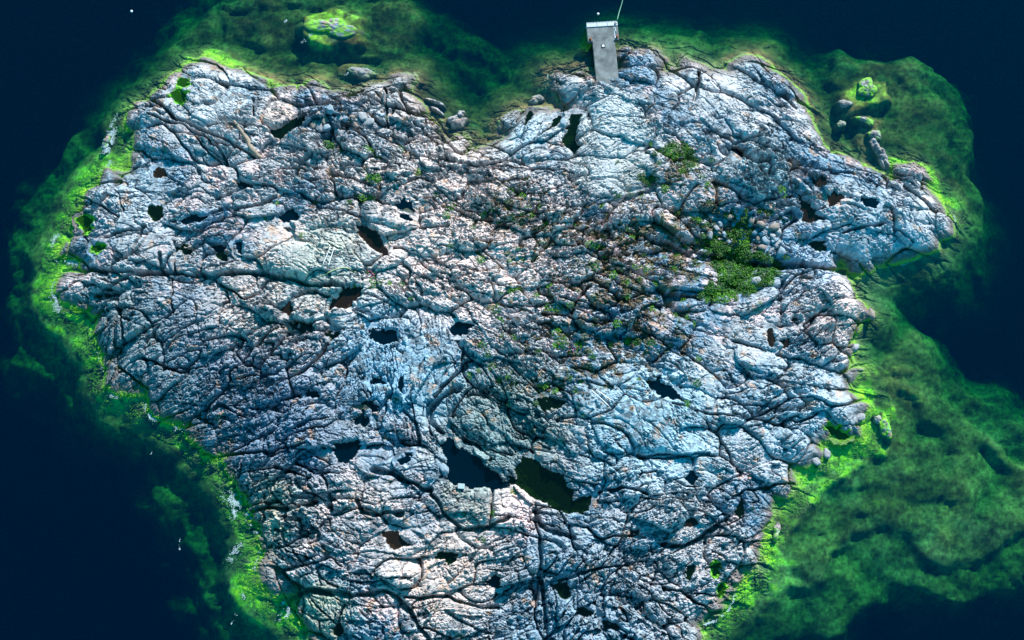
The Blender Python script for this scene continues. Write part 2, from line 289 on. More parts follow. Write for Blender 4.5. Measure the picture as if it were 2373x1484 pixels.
LIME = [(140,560,9,1),(120,690,7,1),(220,420,8,1),(220,830,7,1),(430,1020,6,.7),(550,1180,6,.9),(590,1340,7,1),(680,1440,6,1),(1950,1060,8,.9),(1790,1260,5,.8),(1720,1360,4,.8),(2020,960,5,.6),(2190,490,3,.9),(2150,420,3,.9),(2090,400,2,.9),(2010,200,2,1),(780,45,4,.8),(490,145,3,.9),(1650,1440,3,.6)]
LMW = W([(a, b) for a, b, c, d in LIME])
TRENCH = [(.35,.9,(505,12),(620,6),(760,8),(900,6)),(.35,.8,(505,12),(512,40),(508,70)),(.5,1.0,(480,82),(580,90),(700,98)),(.6,1.2,(560,118),(640,132),(760,134),(900,126),(1080,150)),(.4,.7,(360,120),(430,112),(520,118)),
(.5,1.2,(1925,200),(1935,235),(1960,275)),(.4,.8,(2060,150),(2090,190),(2120,200)),(.4,.8,(2130,320),(2170,350),(2200,370)),(.6,1.0,(2160,1000),(2185,1040),(2195,1085)),(.5,.8,(1930,1150),(2050,1160),(2200,1185)),
(.45,.7,(1900,1100),(1990,1060),(2080,1050)),(.45,.7,(1880,1230),(2000,1215),(2100,1240)),(.4,.6,(2050,870),(2140,890),(2240,920)),(.7,1.2,(2270,1060),(2320,1120),(2290,1200)),(.45,.8,(2070,930),(2120,960),(2170,1000)),
(.4,.7,(60,640),(120,632),(150,630)),(.5,.8,(350,1030),(420,1080),(470,1110)),(.5,.8,(1740,1340),(1790,1330),(1850,1350))]
TRW = [(t[0], t[1], W(np.array(t[2:], float))) for t in TRENCH]
RW = [W(p) for p, a, b in REEFS]
def depth_raw(x, y):
    d = dfield(x, y); out = np.maximum(-d, 0)
    x, y = x+2.2*fbm(x, y, 6, 3, 701), y+2.2*fbm(x, y, 6, 3, 702)
    D = 15*(1-np.exp(-out/7))
    D = np.minimum(D, 15)
    for P, (pp, dep, fe) in zip(RW, REEFS):
        dd = np.maximum(-sdf(x, y, P), 0)
        D = np.minimum(D, dep+(15-dep)*(dd/fe/(1+dd/fe*.5))**1.35*.72)
    # the bottom always comes up to the shore
    for wd, dp, P in TRW:
        D = D+.6*dp*np.exp(-(seg_dist(x, y, P, False)/wd)**2)
    l = np.zeros(x.shape, f4)
    for (a, q), t in zip(LMW, LIME): l += t[3]*np.exp(-((x-a)**2+(y-q)**2)/t[2]**2)
    return np.minimum(D, 0.10+out*0.55*(1-.42*np.clip(l, 0, 1))+np.maximum(out-3.5, 0)*0.6)
depf = Field(depth_raw, -85, 85, -60, 66, 0.5)

# ------------------------------------------------------------------ the shape of the ground
R0 = rng(5)
seeds = []
SW = Wl([(s[0], s[1]) for s in SLABS])
for (sx, sy), s in zip(SW, SLABS):
    seeds.append((sx, sy, RAD(s[4]), s[2]*PX, s[3]*PX*1.05, s[5], s[6], 1))
gx = np.arange(-60, 60, 3.15); gy = np.arange(-48, 46, 3.15)
for a in gx:
    for b in gy:
        px = a+R0.uniform(-1.3, 1.3); py = b+R0.uniform(-1.3, 1.3)
        if dfield(np.array([px], f4), np.array([py], f4))[0] < -1.5: continue
        ok = True
        for q in seeds[:len(SLABS)]:
            c, s_ = math.cos(q[2]), math.sin(q[2]); dx, dy = px-q[0], py-q[1]
            if math.hypot((dx*c+dy*s_)/(q[3]+1.1), (dy*c-dx*s_)/(q[4]+1.0)) < 1: ok = False; break
        if not ok: continue
        th = float(orient(np.array([px]), np.array([py]))[0])+R0.normal(0, .3)
        e = math.sqrt(R0.uniform(1.2, 2.6)); z = R0.uniform(1.3, 1.95)
        seeds.append((px, py, th, z*e, z/e, R0.uniform(.2, .65), R0.uniform(.0, .45), 0))
SD = np.array(seeds, float)
CRW = [(c[0], Wl(np.array(c[1:], float))) for c in CRACKS]
def pool_poly(sh):
    if sh[0] == 'e':
        _, x, y, a, b, ang = sh; r = rng(int(x*7+y)); n = 18; P = []
        ph = r.uniform(0, 6.28, 3)
        for k in range(n):
            t = k/n*2*PI; q = 1+.16*math.sin(2*t+ph[0])+.13*math.sin(3*t+ph[1])+.10*math.sin(5*t+ph[2])
            u, v = a*q*math.cos(t), b*q*math.sin(t); c, s_ = math.cos(RAD(ang)), math.sin(RAD(ang))
            P.append((x+u*c+v*s_, y-u*s_+v*c))
        return Wl(P)
    return Wl(sh)
POOLW = [pool_poly(p[1]) for p in POOLS]
POOLZ = []
DIPS = [(1690,590,5.0,-1.5),(1560,545,4.0,-.8),(1580,350,3.0,-.5),(1100,1060,6.5,-.5),(1260,1120,6.0,-.6),(1450,700,6,.5),(1000,500,9,.7),(1300,450,8,.6),(730,620,6,.7),(1500,960,7,.6),(480,900,8,-.3),(1330,1400,9,-.5),(1180,1170,4,.7),(2000,480,6,.5),(600,270,5,.5),(1620,620,3.2,.7),(1940,680,5,.6),(1850,340,5,.4),(1240,300,4,-.3),(900,1420,6,-.2)]
DPW = Wl([(a, b) for a, b, c, d in DIPS])
ROUGH = [(480,900,9,1.0),(620,860,8,.8),(750,820,6,.6),(1150,620,9,.6),(1350,500,8,.7),(560,1150,6,.8),(1650,1300,6,.9),(1500,1420,8,.9),(1150,1300,7,.7),(650,1180,5,1.0),(1800,460,6,.5),(800,290,5,.7),(1420,1300,6,.3),(1700,500,5,.7),(1250,980,6,.6)]
RGW = Wl([(a, b) for a, b, c, d in ROUGH])

def slabs(x, y):
    F1 = np.full(x.shape, 1e9, f4); F2 = F1.copy(); I1 = np.full(x.shape, -1, np.int32); I2 = I1.copy()
    order = np.argsort(x, kind='stable'); xo = x[order]
    for k, q in enumerate(SD):
        rad = max(q[3], q[4])*2.4+1.6
        lo, hi = np.searchsorted(xo, [q[0]-rad, q[0]+rad])
        ix = order[lo:hi]; ix = ix[np.abs(y[ix]-q[1]) < rad]
        if not len(ix): continue
        dx = x[ix]-q[0]; dy = y[ix]-q[1]; c, s_ = math.cos(q[2]), math.sin(q[2])
        u = (dx*c+dy*s_)/q[3]; v = (dy*c-dx*s_)/q[4]
        # squarish outline rather than an ellipse
        d = ((np.abs(u)**2.6+np.abs(v)**2.6)**(1/2.6)).astype(f4)
        f1 = F1[ix]; f2 = F2[ix]; i1 = I1[ix]; i2 = I2[ix]
        m = d < f1; m2 = (~m) & (d < f2)
        F2[ix] = np.where(m, f1, np.where(m2, d, f2)); I2[ix] = np.where(m, i1, np.where(m2, k, i2))
        F1[ix] = np.where(m, d, f1); I1[ix] = np.where(m, k, i1)
    return F1, F2, I1, I2

SMEAR = [(1415,230,2.0),(1425,265,2.6),(1425,305,3.0),(1415,345,3.2),(1400,385,3.4),(1410,420,3.0)]
WNW = Wl([(a, b) for a, b, c in SMEAR])
def smear(x, y):
    g = np.zeros(x.shape, f4)
    for (a, b), t in zip(WNW, SMEAR): g = np.maximum(g, np.exp(-(((x-a)**2+(y-b)**2)/t[2]**2)**1.5))
    return g
def relief(x, y, want_id=False):
    """the broken surface of the rock, about -1 .. +1 m: flat tilted faces, ledges and narrow deep joints"""
    wx = x+0.34*fbm(x, y, 3.4, 2, 1)+.13*fbm(x, y, .9, 4, 3, .75); wy = y+0.34*fbm(x, y, 3.4, 2, 2)+.13*fbm(x, y, .9, 4, 4, .75)
    F1, F2, I1, I2 = slabs(wx, wy)
    k = np.maximum(I1, 0); q = SD[k]
    ed0 = np.where(I2 >= 0, (F2-F1)*0.5, .6).astype(f4)*np.minimum(q[:, 3], q[:, 4]).astype(f4)
    dx = wx-q[:, 0]; dy = wy-q[:, 1]
    c = np.cos(q[:, 2]); s_ = np.sin(q[:, 2])
    u = ((dx*c+dy*s_)/q[:, 3]).astype(f4); v = ((dy*c-dx*s_)/q[:, 4]).astype(f4)
    rise = q[:, 5].astype(f4); sm = q[:, 6].astype(f4)
    h = rise*(.6-0.18*np.clip(F1, 0, 1.5)**5)+(hsh(k, 1)-.5)*1.1*rise+(hsh(k, 2)-.25)*1.0*rise*-v+(hsh(k, 3)-.5)*.5*rise*u
    s0 = smooth(.35, .95, pair(I1, I2, 9))
    h -= (.08+.8*s0)*np.exp(-(ed0/(.035+.06*s0))**2)
    rough = np.zeros(x.shape, f4)
    for (a, b), (_, _, r, wt) in zip(RGW, ROUGH): rough += wt*np.exp(-((x-a)**2+(y-b)**2)/(r*r))
    rough = np.clip(rough, 0, 1)
    big = fbm(x, y, 7.0, 3, 35)
    cal = np.clip(1-sm, 0.05, 1)*np.clip(.55+2.3*big, .07, 1.3)*(1-.2*rough)+.55*rough
    wo_ = smear(x, y); cal = cal*(1-.8*wo_)
    wx2 = x+.15*fbm(x, y, 1.6, 5, 21, .7); wy2 = y+.15*fbm(x, y, 1.6, 5, 22, .7)
    # long joints running with the grain
    e4, a4, b4, u4, v4 = vor(x+.40*noise(x, y, 2.8, 25)+.14*fbm(x, y, .8, 4, 26, .7), y+.40*noise(x, y, 2.8, 27)+.14*fbm(x, y, .8, 4, 28, .7), 3.0, 29, 3.2, .25)
    h += (.2+.8*cal)*(.34*(hsh(a4, 5)-.5)+.6*(hsh(a4, 6)-.3)*-v4)
    s4 = smooth(.45, .95, pair(a4, b4, 3))
    # ledges: each one rises gently and breaks off to one side
    o4 = hsh(a4, 11)*200
    t = v4*(3.0+3.0*hsh(a4, 12))+.75*noise(u4*1.3+o4, v4*2.0+o4*.7, 1, 44)+.18*noise(u4*6+o4, v4*6, 1, 45)+o4
    fr = t-np.floor(t)
    lam = np.clip(.25+1.3*noise(x, y, 2.7, 46)+.35*cal, 0, 1)*(.25+.75*np.clip(cal, 0, 1))
    h += .52*lam*(fr*(.35+.65*hsh(np.floor(t).astype(np.int64)+a4*131, 14)))
    t2 = v4*14+1.1*noise(u4*3+o4, v4*4+o4, 1, 47)+.3*noise(u4*11, v4*9+o4, 1, 48); fr2 = t2-np.floor(t2)
    h += .12*(.2+np.clip(cal, 0, 1))*fr2*hsh(np.floor(t2).astype(np.int64)+a4*77, 15)
    # middle blocks
    e1, a1, b1, u1, v1 = vor(wx2, wy2, 1.45, 31, 2.3)
    A1 = cal*(.5+1.0*np.clip(.5+noise(x, y, 3.1, 33), 0, 1))
    h += A1*(.50*(hsh(a1, 5)-.5)+.75*(hsh(a1, 6)-.34)*-v1+.5*(hsh(a1, 7)-.5)*u1)
    s1 = smooth(.45, .95, pair(a1, b1, 8))
    h -= (.05+.62*s1)*np.clip(A1+.10, 0, 1)*np.exp(-(e1/(.035+.045*s1))**2)
    # small blocks
    wx3 = x+.08*fbm(x, y, .6, 2, 41, .6); wy3 = y+.08*fbm(x, y, .6, 2, 42, .6)
    e2, a2, b2, u2, v2 = vor(wx3, wy3, .62, 51, 2.0, .5)
    A2 = cal*np.clip(.25+1.3*noise(x, y, 2.2, 43)+.7*rough, .0, 1.15)
    h += A2*(.24*(hsh(a2, 5)-.5)+.42*(hsh(a2, 6)-.34)*-v2+.26*(hsh(a2, 7)-.5)*u2)
    s2 = smooth(.4, .95, pair(a2, b2, 8))
    h -= (.03+.42*s2)*np.clip(A2+.06, 0, 1)*np.exp(-(e2/(.03+.03*s2))**2)
    # thin joints over everything, splinters and grain
    e3, a3, b3, u3, v3 = vor(wx2, wy2, 1.05, 61, 3.0, .7)
    h -= .22*smooth(.6, .92, pair(a3, b3, 4))*np.exp(-(e3/.04)**2)
    e5, a5, b5, u5, v5 = vor(wx3, wy3, .31, 67, 2.4, .45)
    A5 = np.clip(.25+cal*.6+1.0*noise(x, y, 1.7, 68)+.4*rough, .03, 1.2)
    h += A5*(.15*(hsh(a5, 5)-.5)+.24*(hsh(a5, 6)-.3)*-v5+.16*(hsh(a5, 8)-.5)*u5-.13*smooth(.3, .9, pair(a5, b5, 7))*np.exp(-(e5/.04)**2))
    h += .05*fbm(x, y, 1.4, 3, 71, .5)*(.4+cal)+.05*fbm(x, y, .2, 2, 75)*(.4+cal)
    # weathered hollows
    h -= .30*smooth(.36, .52, fbm(x, y, 1.0, 3, 77))*(.25+.75*np.clip(cal, 0, 1))
    h -= .85*s4*np.exp(-(e4/(.045+.06*s4))**2)*(.3+.7*np.clip(cal*1.5, 0, 1))
    for hw, P in CRW:
        lo = P.min(0)-1.5; hi = P.max(0)+1.5
        ix = np.nonzero((x > lo[0]) & (x < hi[0]) & (y > lo[1]) & (y < hi[1]))[0]
        if not len(ix): continue
        xx = x[ix]; yy = y[ix]
        d = seg_dist(xx+.25*noise(xx, yy, 1.3, 81)+.05*noise(xx, yy, .3, 83), yy+.25*noise(xx, yy, 1.3, 82)+.05*noise(xx, yy, .3, 84), P, False)
        ww = 1.3*hw*(.85+.3*noise(xx, yy, 1.6, 85))
        h[ix] -= (.85+3.2*hw)*np.exp(-(d/np.maximum(ww, .06))**4)*(.85+.25*noise(xx, yy, 2.0, 86))
    return h, k

def ground(x, y, fine=True):
    d = dfield(x, y)
    dd = d+.35*fbm(x, y, 1.8, 3, 91)
    z = base_of_d(dd)
    D = depf(x, y); dn = D*(1+.34*fbm(x, y, 3.2, 4, 95))
    ang = orient(x[::1] if x.size < 4000 else np.zeros(1), y if x.size < 4000 else np.zeros(1)) if False else 0
    crev = np.exp(-(np.abs(fbm(x+y*.4, y*1.7, 4.2, 3, 97))/.05)**2)
    dn = dn+np.clip(D, 0, 3)*.16*crev
    z = np.where(dd > 0, z, -np.minimum(np.maximum(dn, 0), -dd*.75+.05))
    for (a, b), (_, _, r, hh) in zip(DPW, DIPS): z = z+hh*np.exp(-((x-a)**2+(y-b)**2)/(r*r))*smooth(0, 3, d)
    if not fine: return z, None, None
    h, k = relief(x, y)
    m = np.where(d > 0, .38+.62*smooth(0, 3.0, d), .38*smooth(-2.6, -.2, d))
    z = z+h*m
    return z.astype(f4), k, h

# fine lattice over the islet
STEP = 0.08
xs = np.arange(-58, 56, STEP, dtype=f4); ys = np.arange(-46, 42, STEP, dtype=f4)
NX, NY = len(xs), len(ys)
GX, GY = np.meshgrid(xs, ys, indexing='ij')
GD = dfield(GX, GY)
use = GD > -2.7
ux, uy = GX[use], GY[use]
uz, uk, uh = ground(ux, uy)
GZ = np.full((NX, NY), -9, f4); GZ[use] = uz
GK = np.zeros((NX, NY), np.int32); GK[use] = uk

# pools pressed into the rock
GP = np.zeros((NX, NY), f4)          # 1 inside a pool
for P, (kd, _, _) in zip(POOLW, POOLS):
    lo = P.min(0)-1.5; hi = P.max(0)+1.5
    i0, i1 = np.searchsorted(xs, [lo[0], hi[0]]); j0, j1 = np.searchsorted(ys, [lo[1], hi[1]])
    X = GX[i0:i1, j0:j1]; Y = GY[i0:i1, j0:j1]; Z = GZ[i0:i1, j0:j1]
    s = sdf(X+.12*noise(X, Y, .5, 101), Y+.12*noise(X, Y, .5, 102), P)
    s = s+.22*fbm(X, Y, 1.1, 3, 105)+.10*fbm(X, Y, .3, 2, 106)+.06
    rim = Z[(s > -.5) & (s < .1)]
    zp = max(float(np.percentile(rim, 16)) if rim.size else float(Z.mean()), .12)
    POOLZ.append(zp)
    big_ = float(s.max())
    Zi = Z-1.5*smooth(-.30, .7, s)-.8*smooth(.4, 2.2, s)
    Zi = np.where(s > .12, np.minimum(Zi, zp-.05-.12*np.clip(s, 0, 1)), Zi)
    out = np.maximum(Z, zp+.03+.10*smooth(-.3, -.8, s))
    GZ[i0:i1, j0:j1] = np.where(s > -.22, Zi, np.where(s > -.8, out, Z))
    t = smooth(-.06, .06, s)*(GZ[i0:i1, j0:j1] < zp)
    if kd == 'v': t = 2*smooth(-.36, -.16, s+.25*noise(X, Y, .4, 109))*smooth(.55, .2, s)+smooth(.3, .5, s)
    GP[i0:i1, j0:j1] = np.maximum(GP[i0:i1, j0:j1], t)
zf = type('zf', (), {})()
def zat(x, y):
    """height of the ground at plan points"""
    x = np.atleast_1d(np.asarray(x, f4)); y = np.atleast_1d(np.asarray(y, f4))
    u = np.clip((x-xs[0])/STEP, 0, NX-1.01); v = np.clip((y-ys[0])/STEP, 0, NY-1.01)
    i = u.astype(int); j = v.astype(int); a = u-i; b = v-j
    return (GZ[i, j]*(1-a)+GZ[i+1, j]*a)*(1-b)+(GZ[i, j+1]*(1-a)+GZ[i+1, j+1]*a)*b
def spot(p):
    """plan position and ground height of a survey point"""
    q = Wl(p)
    for k in range(3):
        z = float(zat(q[0], q[1])[0]); q = W(p, z)
    return float(q[0]), float(q[1]), float(zat(q[0], q[1])[0])

# ------------------------------------------------------------------ colours that belong to the ground: rock, lichen, weed, soil
# x, y, radius m, colour the rock leans to, how far
TINTS = [(930,830,7,(.20,.33,.43),.75),(1010,900,4,(.2,.32,.4),.6),(1520,985,8,(.27,.39,.46),.7),(1420,1000,5,(.25,.36,.43),.5),(480,890,10,(.15,.20,.27),.75),(620,1040,9,(.13,.19,.27),.75),(420,960,6,(.13,.19,.22),.6),
(1180,970,7,(.15,.20,.20),.6),(1330,1400,11,(.17,.25,.32),.6),(1850,950,8,(.28,.37,.44),.5),(640,262,2.6,(.52,.38,.33),.6),(1185,1172,3.2,(.60,.46,.45),.8),(1080,1150,3.6,(.24,.24,.22),.6),
(600,700,7,(.42,.36,.34),.5),(1920,690,5,(.48,.38,.36),.6),(1000,430,14,(.46,.40,.38),.5),(1080,560,10,(.54,.44,.42),.65),(1230,560,7,(.54,.44,.42),.55),(1420,350,5,(.38,.40,.40),.6),(1420,270,3.6,(.36,.41,.44),.7),(1390,400,3.5,(.44,.44,.45),.7),(1425,310,3.0,(.40,.44,.45),.7),(1410,355,3.2,(.44,.44,.44),.7),(1440,400,2.6,(.30,.30,.28),.7),(300,430,7,(.28,.36,.42),.4),
(1850,590,6,(.24,.33,.42),.5),(2050,540,6,(.27,.36,.43),.45),(620,1200,5,(.34,.33,.26),.5),(840,1200,6,(.42,.36,.35),.5),(1040,1330,6,(.48,.38,.34),.5),(740,1420,4,(.26,.30,.24),.5),(760,610,5,(.42,.42,.36),.5),
(1760,390,4,(.28,.37,.40),.5),(1220,300,4,(.33,.42,.48),.5),(1130,1050,5,(.17,.24,.25),.5),(520,240,6,(.36,.40,.43),.4),(1700,260,8,(.38,.40,.43),.4),(1550,1300,8,(.36,.36,.38),.3),(280,780,6,(.17,.22,.24),.6),(560,930,6,(.14,.19,.26),.5)]
TW = Wl([(a, b) for a, b, *_ in TINTS])
SOIL = [(1600,540,4.2,.9),(1640,460,3.6,.6),(1530,590,4.5,.7),(1430,560,4.5,.55),(1400,640,4.5,.5),(1450,790,6.0,.65),(1380,820,5,.5),(1290,520,5.5,.5),(1200,560,5,.35),(1100,600,4.5,.28),(1130,500,5,.25),(1500,640,4.5,.6),(1650,800,4,.4),(1480,700,5,.5),(1700,590,4.8,1.0),(1170,780,4,.5),(1580,360,3,.8),(1530,430,3,.7),(1290,700,4,.45),(800,420,5,.2),(1250,880,4,.3),(1320,930,4,.25),(830,330,5,.25),(1180,470,5,.35)]
SLW = Wl([(a, b) for a, b, c, d in SOIL])
def mix(a, b, t): return a*(1-t[:, None])+np.asarray(b, f4)*t[:, None]
def ground_colour(x, y, z, d, pool=None, h=None):
    c = np.empty((x.size, 3), f4); c[:] = (.31, .32, .345)
    n1 = fbm(x, y, 6, 3, 201); n2 = fbm(x, y, 1.6, 4, 203); n3 = fbm(x, y, .4, 3, 205)
    c = mix(c, (.11, .225, .33), smooth(-.08, .4, n1)*.8)
    c = mix(c, (.52, .37, .36), smooth(.0, .42, n2)*.62)
    for (a, b), t in zip(TW, TINTS):
        g = np.exp(-(((x-a)**2+(y-b)**2)/t[2]**2)**1.5)*t[4]
        c = mix(c, t[3], np.clip(1.65*g*(1+.6*n2), 0, 1))
    c *= (1+.30*n3+.14*n2+.22*noise(x, y, .16, 209))[:, None]
    # black and orange lichen
    c = mix(c, (.06, .075, .09), smooth(.06, .36, fbm(x, y, .5, 4, 211, .7)+.40*n1)*.74)
    c = mix(c, (.45, .25, .14), smooth(.42, .62, fbm(x, y, 1.1, 3, 215))*.45)
    # pale retouching smear below the jetty, not a path
    c = mix(c, (.37, .40, .42), np.clip(smear(x, y)*(.8+.5*n2), 0, 1)*.8)
    # turf and dead heath between the rocks
    s = np.zeros(x.shape, f4)
    for (a, b), q in zip(SLW, SOIL): s += q[3]*np.exp(-((x-a)**2+(y-b)**2)/q[2]**2)
    s = np.clip(s, 0, 1)
    # turf keeps to the joints and hollows
    if h is not None: s = np.clip(s+.40*smooth(.1, -.5, h)*np.clip(s*2.2, 0, 1), 0, 1)
    ns = fbm(x, y, .8, 4, 221, .65)
    ts = smooth(.46, .66, s*.56+.62*ns)
    sc = mix(np.tile(np.array([(.085, .065, .045)], f4), (x.size, 1)), (.035, .075, .022), smooth(-.05, .3, fbm(x, y, 1.1, 3, 225)))
    sc = mix(sc, (.16, .11, .065), smooth(.15, .4, fbm(x, y, .3, 2, 227)))
    c = c*(1-ts[:, None]*.85)+sc*(ts[:, None]*.85)
    # wet dark band and green weed by the water
    zz = z+.16*n2+.10*n3
    wet = smooth(1.25, .35, zz)*smooth(5.5, .8, d+1.2*n1)
    c = mix(c, (.085, .065, .055), wet*.8)
    west = smooth(-15, -35, x)
    grn = smooth(.40, .10, zz)*smooth(3.5, .8, d)*np.clip(.25+.75*west+smooth(20, 36, x)*.6+.5*n2, 0, 1)
    c = mix(c, (.13, .33, .02), np.clip(grn, 0, 1)*.9)
    if pool is not None:
        c = mix(c, (.06, .075, .04), np.clip(pool, 0, 1)*.85); c = mix(c, (.11, .40, .015), np.clip(pool-1, 0, 1)*np.clip(.8+.6*n3, 0, 1))
    return np.clip(c, .012, .7)
BROWN = [(1150,250,13,.9),(860,140,9,.8),(640,60,9,.45),(1330,110,5,.8),(2060,200,6,.8),(2000,300,5,.7),(2230,380,4,.6),(1750,115,4,.8),(1850,200,5,.7),(2080,900,3,.6),(620,165,6,.7),(2040,1010,3,.5),(1780,1240,2,.5),(1700,1390,3,.5),(240,300,3,.4)]
BRW = W([(a, b) for a, b, c, d in BROWN])
def bed_colour(x, y, z):
    n1 = fbm(x, y, 6, 4, 301); n2 = fbm(x+.5*y, y*1.5, 1.7, 4, 305, .6); n3 = fbm(x, y, .45, 3, 309); n4 = fbm(x+.3*y, y*1.3, 3.6, 4, 311, .6)
    c = np.empty((x.size, 3), f4); c[:] = (.10, .155, .05)
    c = mix(c, (.11, .19, .10), smooth(-.1, .4, n1)*.6)
    b = np.zeros(x.shape, f4); l = b.copy()
    for (a, q), t in zip(BRW, BROWN): b += 1.25*t[3]*np.exp(-((x-a)**2+(y-q)**2)/t[2]**2)
    for (a, q), t in zip(LMW, LIME): l += t[3]*np.exp(-((x-a)**2+(y-q)**2)/t[2]**2)
    c = mix(c, (.15, .095, .04), np.clip((b+.25)*(.8+1.4*n2), 0, 1))
    sh = smooth(-1.15, -.15, z+.6*n2)
    c = mix(c, (.19, .54, .012), np.clip(l*(.55+1.5*n2+1.0*n4)*(.03+.97*sh), 0, 1))
    # stands of dark weed and paler bare bottom
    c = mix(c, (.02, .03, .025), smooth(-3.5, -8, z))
    c *= (np.clip(1.05+1.15*n4, .5, 1.8)*np.clip(1+.8*n2+.7*n3, .25, 2.2))[:, None]
    return np.clip(c, .008, .62)

# ------------------------------------------------------------------ materials
def mat(name, col=(.5, .5, .5), rough=.8, spec=.3, metal=0, vary=.15, scale=3.0, bump=.0, bscale=20.0, attr=None):
    m = bpy.data.materials.new(name); m.use_nodes = True; t = m.node_tree; N = t.nodes; L = t.links
    b = N['Principled BSDF']; b.inputs['Roughness'].default_value = rough; b.inputs['Specular IOR Level'].default_value = spec; b.inputs['Metallic'].default_value = metal
    tc = N.new('ShaderNodeTexCoord'); src = tc.outputs['Object']
    n = N.new('ShaderNodeTexNoise'); n.inputs['Scale'].default_value = scale; n.inputs['Detail'].default_value = 6; n.inputs['Roughness'].default_value = .65
    L.new(src, n.inputs['Vector'])
    r = N.new('ShaderNodeMapRange'); r.inputs['From Min'].default_value = .25; r.inputs['From Max'].default_value = .75
    r.inputs['To Min'].default_value = 1-vary; r.inputs['To Max'].default_value = 1+vary; L.new(n.outputs['Fac'], r.inputs['Value'])
    if attr:
        a = N.new('ShaderNodeAttribute'); a.attribute_name = attr; co = a.outputs['Color']
    else:
        a = N.new('ShaderNodeRGB'); a.outputs[0].default_value = (*col, 1); co = a.outputs[0]
    v = N.new('ShaderNodeVectorMath'); v.operation = 'SCALE'; L.new(co, v.inputs[0]); L.new(r.outputs[0], v.inputs['Scale'])
    L.new(v.outputs[0], b.inputs['Base Color'])
    if bump:
        nb = N.new('ShaderNodeTexNoise'); nb.inputs['Scale'].default_value = bscale; nb.inputs['Detail'].default_value = 5; L.new(src, nb.inputs['Vector'])
        bp = N.new('ShaderNodeBump'); bp.inputs['Strength'].default_value = bump; bp.inputs['Distance'].default_value = .05
        L.new(nb.outputs['Fac'], bp.inputs['Height']); L.new(bp.outputs[0], b.inputs['Normal'])
    return m
M = {}
M['rock'] = mat('bare_rock', rough=.85, spec=.25, vary=.22, scale=5.0, bump=.55, bscale=9.0, attr='tint')
M['bed'] = mat('weedy_sea_bed', rough=.95, spec=.05, vary=.85, scale=2.2, attr='tint')
M['concrete'] = mat('weathered_concrete', (.125, .14, .145), .85, .3, vary=.75, scale=.8, bump=.2, bscale=12)
M['white_timber'] = mat('white_painted_timber', (.42, .45, .50), .6, .3, vary=.12, scale=4)
M['rust'] = mat('rusty_iron', (.20, .075, .04), .8, .3, vary=.5, scale=8)
M['pipe'] = mat('grey_galvanised_steel', (.32, .34, .36), .45, .5, .6, vary=.15)
M['white'] = mat('white_paint', (.78, .79, .8), .5, .4, vary=.06)
M['dark'] = mat('dark_rubber_and_shadow', (.03, .035, .04), .7, .3, vary=.3)  # also colours the tubes laid as mast shadows
M['rope'] = mat('faded_green_rope', (.14, .30, .22), .9, .1, vary=.3, scale=10)
M['hose'] = mat('yellowish_hose', (.50, .50, .24), .7, .3, vary=.15)
M['wood'] = mat('grey_brown_driftwood', (.24, .19, .15), .85, .2, vary=.4, scale=5)
M['leaf'] = mat('green_leaves', (.013, .088, .002), .6, .3, vary=.98, scale=1.6)
M['leaf2'] = mat('pale_green_leaves', (.055, .19, .005), .65, .25, vary=.9, scale=2.0)
M['heath'] = mat('dry_heath', (.13, .085, .045), .95, .1, vary=.6, scale=3.0)
M['pink'] = mat('pink_petals', (.42, .09, .26), .7, .2, vary=.3)
M['weed'] = mat('green_algae', (.10, .30, .015), .7, .3, vary=.6, scale=2.0)
M['foam'] = mat('white_foam', (.42, .54, .58), .9, .1, vary=.1)
M['block'] = mat('pale_concrete_block', (.33, .42, .44), .8, .3, vary=.12, scale=6)

